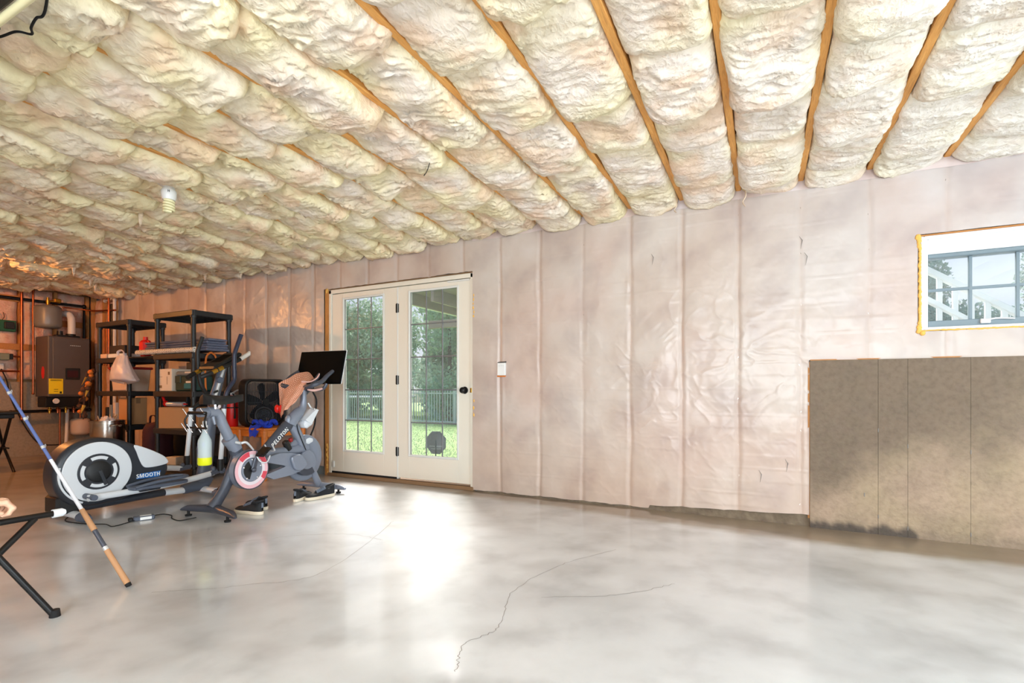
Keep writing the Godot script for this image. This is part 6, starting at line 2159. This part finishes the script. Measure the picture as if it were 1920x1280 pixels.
	# folding table at the edge of the frame
	var ft := thing("folding_table", "black folding table with crossed legs by the boiler wall", "table", Vector3(-8.15, 0, -2.05))
	m = MB.new()
	bx(m, Vector3(0, 0.70, 0), Vector3(0.52, 0.035, 1.22), Basis(), 0.01)
	bx(m, Vector3(0, 0.66, 0), Vector3(0.46, 0.05, 1.14), Basis(), 0.008)
	part(ft, "table_top", m, M.black_plastic)
	for z in [-0.54, 0.54]:
		for s in [-1.0, 1.0]:
			m = MB.new()
			tube(m, [Vector3(0.22 * s, 0.67, z), Vector3(0.02 * s, 0.33, z), Vector3(-0.24 * s, 0.0, z + 0.02 * s)], 0.015, 10)
			part(ft, "leg", m, M.black_iron)
		m = MB.new()
		tube(m, [Vector3(-0.15, 0.28, z), Vector3(0.15, 0.28, z)], 0.01, 8)
		part(ft, "crossbar", m, M.black_iron)
	# white pipe and dark post at the end of the plastic sheet
	pipe("vent_pipe", "white vent pipe running down beside the plastic sheet's left end", [Vector3(-9.05, 2.34, -4.03), Vector3(-8.78, 2.34, -4.03), Vector3(-8.78, 0.0, -4.03)], 0.022, M.pvc)
	var po := thing("steel_post", "dark square post at the left end of the plastic sheet", "post", Vector3(-8.87, 0, -4.045))
	m = MB.new()
	bx(m, Vector3(0, 1.14, 0), Vector3(0.055, 2.28, 0.055), Basis(), 0.006)
	part(po, "shaft", m, M.black_iron)
	m = MB.new()
	bx(m, Vector3(0, 0.006, 0), Vector3(0.11, 0.012, 0.11), Basis(), 0.003)
	part(po, "base_plate", m, M.black_iron)

func bx_pipes() -> void:
	pipe("copper_pipe", "upright copper pipe left of the boiler, farther from it", [Vector3(-9.56, 0.55, -3.235), Vector3(-9.56, 2.42, -3.235)], 0.017, M.copper)
	pipe("copper_pipe", "upright copper pipe touching the boiler's left side", [Vector3(-9.54, 0.92, -3.355), Vector3(-9.54, 2.42, -3.355)], 0.014, M.copper)
	pipe("copper_pipe", "upright copper pipe standing behind the boiler-side shelf unit", [Vector3(-8.7, 1.30, -3.92), Vector3(-8.7, 2.44, -3.92)], 0.013, M.copper)
	pipe("copper_pipe", "horizontal copper pipe through the grey-green zone valve", [Vector3(-9.56, 1.45, -2.3), Vector3(-9.56, 1.45, -3.235)], 0.013, M.copper)
	pipe("copper_pipe", "horizontal copper pipe just above the concrete at the left edge", [Vector3(-9.60, 1.24, -2.3), Vector3(-9.60, 1.24, -3.23)], 0.013, M.copper)
	pipe("copper_pipe", "copper pipe running under the joists above the boiler", [Vector3(-9.30, 2.20, -3.62), Vector3(-9.30, 2.20, -4.0), Vector3(-8.7, 2.17, -4.0)], 0.013, M.copper)
	pipe("copper_pipe", "copper pipe dropping from the boiler to the floor", [Vector3(-9.45, 0.68, -3.63), Vector3(-9.45, 0.0, -3.63)], 0.012, M.copper)
	pipe("gas_pipe", "black iron gas pipe crossing above the boiler and turning down", [Vector3(-9.62, 2.29, -2.3), Vector3(-9.62, 2.29, -4.0), Vector3(-9.62, 1.1, -4.0)], 0.024, M.black_iron)
	pipe("gas_pipe", "black iron pipe running along below the boiler", [Vector3(-9.50, 0.66, -3.1), Vector3(-9.50, 0.66, -4.02)], 0.022, M.black_iron)
	pipe("drain_pipe", "pale plastic drain pipe leaning below the boiler", [Vector3(-9.50, 0.66, -3.74), Vector3(-9.42, 0.0, -3.69)], 0.022, M.pvc)
	for k in 5:
		pipe("copper_pipe", "thin copper tube, one of a row on the plastic behind the boiler-side shelves", [Vector3(-9.25 + 0.075 * k, 1.35, -4.073), Vector3(-9.25 + 0.075 * k, 2.02 - 0.03 * k, -4.073)], 0.006, M.copper, "thin copper tubes behind the shelves")

# ---- near things ---------------------------------------------------------------
func near_things() -> void:
	var m := MB.new()
	# folding stand
	var fs := thing("folding_stand", "black metal folding stand with crossed legs at the left edge", "folding stand", Vector3(-2.84, 0, -0.75))
	for x in [0.0, -1.05]:
		m = MB.new()
		tube(m, [Vector3(x - 0.025, 0.412, -0.335), Vector3(x + 0.03, 0.425, 0.30)], 0.0115, 14, true, 1.15, Vector3.UP)
		part(fs, "rail", m, M.black_iron)
		m = MB.new()
		tube(m, [Vector3(x - 0.028, 0.411, -0.325), Vector3(x - 0.0285, 0.411, -0.36), Vector3(x - 0.029, 0.411, -0.372)], [0.0175, 0.017, 0.010], 14, true, 1.1, Vector3.UP)
		part(fs, "end_cap", m, M.machine_white, "pale end cap")
		m = MB.new()
		tube(m, [Vector3(x + 0.125, 0.014, -0.268), Vector3(x + 0.02, 0.412, -0.055)], 0.0125, 12)
		part(fs, "leg", m, M.black_iron)
		m = MB.new()
		tube(m, [Vector3(x - 0.02, 0.405, -0.262), Vector3(x + 0.03, 0.29, -0.125), Vector3(x + 0.10, 0.014, 0.25)], 0.0125, 12)
		part(fs, "leg", m, M.black_iron)
		for q in [[0.128, -0.275], [0.10, 0.257]]:
			m = MB.new()
			tube(m, [Vector3(x + q[0], 0.0, q[1]), Vector3(x + q[0], 0.03, q[1])], [0.02, 0.017], 12)
			part(fs, "foot", m, M.rubber)
	m = MB.new()
	for q in [[0.42, 0.28], [0.20, 0.22]]:
		tube(m, [Vector3(0.03, q[0], q[1]), Vector3(-1.02, q[0], q[1])], 0.011, 10)
	part(fs, "crossbar", m, M.black_iron)
	# hand on the rail
	var pe := thing("person", "person's fist in a lilac cuff resting on the folding stand's rail", "person", Vector3(-2.845, 0.455, -0.86))
	m = hand_mesh()
	part(pe, "hand", m, M.skin)
	m = MB.new()
	tube(m, spl([Vector3(-0.004, 0.062, 0.035), Vector3(0.0, 0.075, 0.075), Vector3(0.0, 0.11, 0.18), Vector3(0.01, 0.16, 0.36)], 6), [0.038, 0.041, 0.045, 0.052], 18, true, 0.9)
	part(pe, "sleeve", m, M.lilac)
	# fishing rod
	var fr := thing("fishing_rod", "blue fishing rod with cork handle standing on its butt at the left", "fishing rod", Vector3(-2.79, 0, -1.345))
	var d := Vector3(-0.76, 1.025, 0.225)
	var seg := func(a: float, b: float, ra: float, rb: float, mt: Material, called: String):
		var q := MB.new()
		tube(q, [d * a, d * lerpf(a, b, 0.5), d * b], [ra, (ra + rb) / 2, rb], 14)
		part(fr, called, q, mt)
	seg.call(0.004, 0.016, 0.012, 0.0135, M.rubber, "butt_cap")
	seg.call(0.016, 0.170, 0.0135, 0.0125, M.cork, "rear_grip")
	seg.call(0.170, 0.185, 0.0115, 0.0115, M.silver, "ferrule")
	seg.call(0.185, 0.262, 0.0105, 0.0105, M.bike_dark, "reel_seat")
	seg.call(0.262, 0.36, 0.0135, 0.011, M.cork, "fore_grip")
	seg.call(0.36, 0.60, 0.0090, 0.0080, M.rod_white, "blank_lower")
	seg.call(0.60, 1.62, 0.0080, 0.0035, M.rod_blue, "blank")
	for t in [0.66, 0.80, 0.93, 1.06, 1.2]:
		m = MB.new()
		tube(m, [d * (t - 0.006), d * (t + 0.006)], 0.0088, 10)
		var ring := []
		for k in 15:
			ring.append(d * t + Vector3(0.012, 0.01, -0.004) + Vector3(cos(TAU * k / 14) * 0.007, sin(TAU * k / 14) * 0.007, 0))
		tube(m, ring, 0.0012, 6, false)
		part(fr, "line_guide", m, M.silver)
	var lc := thing("steel_column", "round steel support column that the fishing rod leans on", "column", Vector3(-4.13, 0, -1.02))
	m = MB.new()
	tube(m, [Vector3(0, 0.012, 0), Vector3(0, 2.45, 0)], 0.045, 20)
	part(lc, "shaft", m, M.machine_grey)
	m = MB.new()
	bx(m, Vector3(0, 0.006, 0), Vector3(0.16, 0.012, 0.16), Basis(), 0.003)
	bx(m, Vector3(0, 2.456, 0), Vector3(0.16, 0.012, 0.16), Basis(), 0.003)
	part(lc, "plate", m, M.machine_grey)
	# lampholder with a spiral bulb
	var lh := thing("ceiling_lampholder", "white lampholder with an unlit spiral bulb hanging among the batts", "light fixture", Vector3(-3.82, 2.235, -2.09))
	m = MB.new()
	lathe(m, [Vector2(0.0, 0.10), Vector2(0.040, 0.10), Vector2(0.047, 0.125), Vector2(0.049, 0.16), Vector2(0.035, 0.185), Vector2(0.038, 0.192), Vector2(0.066, 0.205), Vector2(0.070, 0.215), Vector2(0.070, 0.228), Vector2(0.0, 0.228)], Transform3D(), 32)
	part(lh, "socket", m, M.white_plastic)
	var ft := part(lh, "print_mark", lettering("H", 0.022, 0.001), M.print_black)
	ft.transform = Transform3D(Basis(Vector3.UP, 1.05), Vector3(sin(1.05) * 0.0492, 0.152, cos(1.05) * 0.0492))
	m = MB.new()
	var coil := []
	for k in 86:
		var a := TAU * k / 20.0
		coil.append(Vector3(cos(a) * 0.029, 0.012 + 0.084 * k / 85.0, sin(a) * 0.029))
	tube(m, coil, 0.0095, 9)
	part(lh, "spiral_bulb", m, M.tube_cream)
	m = MB.new()
	bx(m, Vector3(0, 0.245, 0), Vector3(0.03, 0.05, 0.03), Basis(), 0.003)
	part(lh, "bracket", m, M.black_iron)
	# unlit strip light near the viewpoint
	var sl := thing("strip_light", "black hanging strip light with a cream tube in the top-left corner", "light fixture", Vector3(-2.72, 2.29, -0.77))
	m = MB.new()
	bx(m, Vector3(0, 0.06, 0.075), Vector3(1.26, 0.08, 0.14), Basis(), 0.01)
	part(sl, "housing", m, M.black_plastic)
	for z in [0.0, 0.13]:
		m = MB.new()
		tube(m, [Vector3(-0.60, 0.006, z), Vector3(0.60, 0.006, z)], 0.013, 14)
		part(sl, "tube", m, M.tube_cream)
	for x in [-0.60, 0.225, 0.60]:
		m = MB.new()
		bx(m, Vector3(x, 0.012, 0.06), Vector3(0.012, 0.036, 0.15), Basis(), 0.003)
		part(sl, "tube_clip", m, M.black_iron)
	for x in [-0.5, 0.5]:
		m = MB.new()
		tube(m, [Vector3(x, 0.10, 0.07), Vector3(x, 0.178, 0.07)], 0.002, 6)
		part(sl, "chain", m, M.silver)
	var cd := MB.new()
	tube(cd, spl([Vector3(-2.05, 2.40, -0.77), Vector3(-2.35, 2.36, -0.86), Vector3(-2.42, 2.355, -0.86), Vector3(-2.49, 2.35, -0.87), Vector3(-2.545, 2.355, -0.89), Vector3(-2.59, 2.36, -0.86), Vector3(-2.70, 2.36, -0.84), Vector3(-2.85, 2.38, -0.80)], 8), 0.0045, 8)
	tag(part(self, "lamp_cable", cd, M.rubber), "black cord looping under the batts beside the strip light", "cord")
	# warm bulb by the boiler corner, out of frame
	var wb := thing("ceiling_lamp", "bare warm bulb in a ceiling socket near the boiler corner", "lamp", Vector3(-7.75, 2.20, -1.45))
	m = MB.new()
	lathe(m, [Vector2(0.0, 0.19), Vector2(0.03, 0.19), Vector2(0.033, 0.23), Vector2(0.065, 0.25), Vector2(0.065, 0.262), Vector2(0.0, 0.262)], Transform3D(), 24)
	part(wb, "socket", m, M.white_plastic)
	var bm := mat("bulb_glow", Color(1.0, 0.85, 0.6), 0.4)
	bm.emission_enabled = true
	bm.emission = Color(1.0, 0.66, 0.30)
	bm.emission_energy_multiplier = 6.0
	m = MB.new()
	lathe(m, [Vector2(0.0, 0.07), Vector2(0.018, 0.075), Vector2(0.03, 0.095), Vector2(0.031, 0.12), Vector2(0.02, 0.16), Vector2(0.014, 0.19)], Transform3D(), 24)
	part(wb, "bulb", m, bm)
	var ol := OmniLight3D.new()
	ol.name = "bulb_light"
	ol.light_color = Color(1.0, 0.66, 0.36)
	ol.light_energy = 2.9
	ol.light_size = 0.03
	ol.omni_range = 20.0
	ol.omni_attenuation = 2.0
	ol.shadow_enabled = true
	ol.position = Vector3(0, 0.12, 0)
	wb.add_child(ol, true)

# a closed fist lying over a rail: smooth union of tapered capsules, meshed as surface nets
func hand_mesh() -> MB:
	var caps := []    # [a, b, ra, rb]
	caps.append([Vector3(0, 0.068, 0.09), Vector3(0, 0.052, 0.04), 0.027, 0.027])
	for k in 4:
		var x := -0.033 + 0.021 * k
		var l: float = [0.9, 1.0, 0.97, 0.82][3 - k]
		var kn := Vector3(x, 0.052 - 0.004 * absf(k - 1.5), -0.035 * l - 0.012)
		caps.append([Vector3(x * 0.7, 0.05, 0.04), kn, 0.017, 0.0125])
		var p2 := kn + Vector3(0.0, -0.030 * l, -0.022)
		var p3 := p2 + Vector3(0.0, -0.022 * l, 0.014)
		var p4 := p3 + Vector3(0.0, -0.004, 0.018)
		caps.append([kn, p2, 0.0115, 0.0100])
		caps.append([p2, p3, 0.0100, 0.0090])
		caps.append([p3, p4, 0.0090, 0.0080])
	caps.append([Vector3(0.022, 0.045, 0.045), Vector3(0.047, 0.022, 0.01), 0.016, 0.0125])
	caps.append([Vector3(0.047, 0.022, 0.01), Vector3(0.042, 0.006, -0.026), 0.0120, 0.0090])
	return nets(caps, Vector3(-0.07, -0.04, -0.11), Vector3(0.08, 0.11, 0.125), 0.004, 0.006)

func nets(caps: Array, lo: Vector3, hi: Vector3, cell: float, k: float) -> MB:
	var n := Vector3i(((hi - lo) / cell).ceil())
	var f := PackedFloat32Array()
	f.resize(n.x * n.y * n.z)
	for z in n.z:
		for y in n.y:
			for x in n.x:
				var p := lo + Vector3(x, y, z) * cell
				var d := 1.0
				for c in caps:
					var ab: Vector3 = c[1] - c[0]
					var t: float = clampf((p - c[0]).dot(ab) / ab.length_squared(), 0.0, 1.0)
					var e: float = p.distance_to(c[0] + ab * t) - lerpf(c[2], c[3], t)
					var h := clampf(0.5 + 0.5 * (d - e) / k, 0.0, 1.0)
					d = lerpf(d, e, h) - k * h * (1.0 - h)
				f[x + n.x * (y + n.y * z)] = d
	var m := MB.new()
	var id := {}
	var at := func(x: int, y: int, z: int) -> float: return f[x + n.x * (y + n.y * z)]
	for z in n.z - 1:
		for y in n.y - 1:
			for x in n.x - 1:
				var s := Vector3.ZERO
				var cnt := 0
				for e in [[0, 0, 0, 1, 0, 0], [0, 1, 0, 1, 1, 0], [0, 0, 1, 1, 0, 1], [0, 1, 1, 1, 1, 1], [0, 0, 0, 0, 1, 0], [1, 0, 0, 1, 1, 0], [0, 0, 1, 0, 1, 1], [1, 0, 1, 1, 1, 1], [0, 0, 0, 0, 0, 1], [1, 0, 0, 1, 0, 1], [0, 1, 0, 0, 1, 1], [1, 1, 0, 1, 1, 1]]:
					var a: float = at.call(x + e[0], y + e[1], z + e[2])
					var b: float = at.call(x + e[3], y + e[4], z + e[5])
					if (a < 0.0) != (b < 0.0):
						var t := a / (a - b)
						s += Vector3(e[0], e[1], e[2]).lerp(Vector3(e[3], e[4], e[5]), t)
						cnt += 1
				if cnt:
					var g := Vector3(float(at.call(x + 1, y, z)) - float(at.call(x, y, z)), float(at.call(x, y + 1, z)) - float(at.call(x, y, z)), float(at.call(x, y, z + 1)) - float(at.call(x, y, z)))
					id[x + n.x * (y + n.y * z)] = m.vert(lo + (Vector3(x, y, z) + s / cnt) * cell, g.normalized())
	for z in range(1, n.z - 1):
		for y in range(1, n.y - 1):
			for x in range(1, n.x - 1):
				var a: float = at.call(x, y, z)
				for ax in 3:
					var b: float = at.call(x + (1 if ax == 0 else 0), y + (1 if ax == 1 else 0), z + (1 if ax == 2 else 0))
					if (a < 0.0) == (b < 0.0):
						continue
					var o1 := Vector3i(0, 1, 0) if ax == 0 else Vector3i(1, 0, 0)
					var o2 := Vector3i(0, 0, 1) if ax < 2 else Vector3i(0, 1, 0)
					var q := []
					for o in [Vector3i.ZERO, o1, o1 + o2, o2]:
						q.append(id[(x - o.x) + n.x * ((y - o.y) + n.y * (z - o.z))])
					m.tri(q[0], q[1], q[2])
					m.tri(q[0], q[2], q[3])
	return m
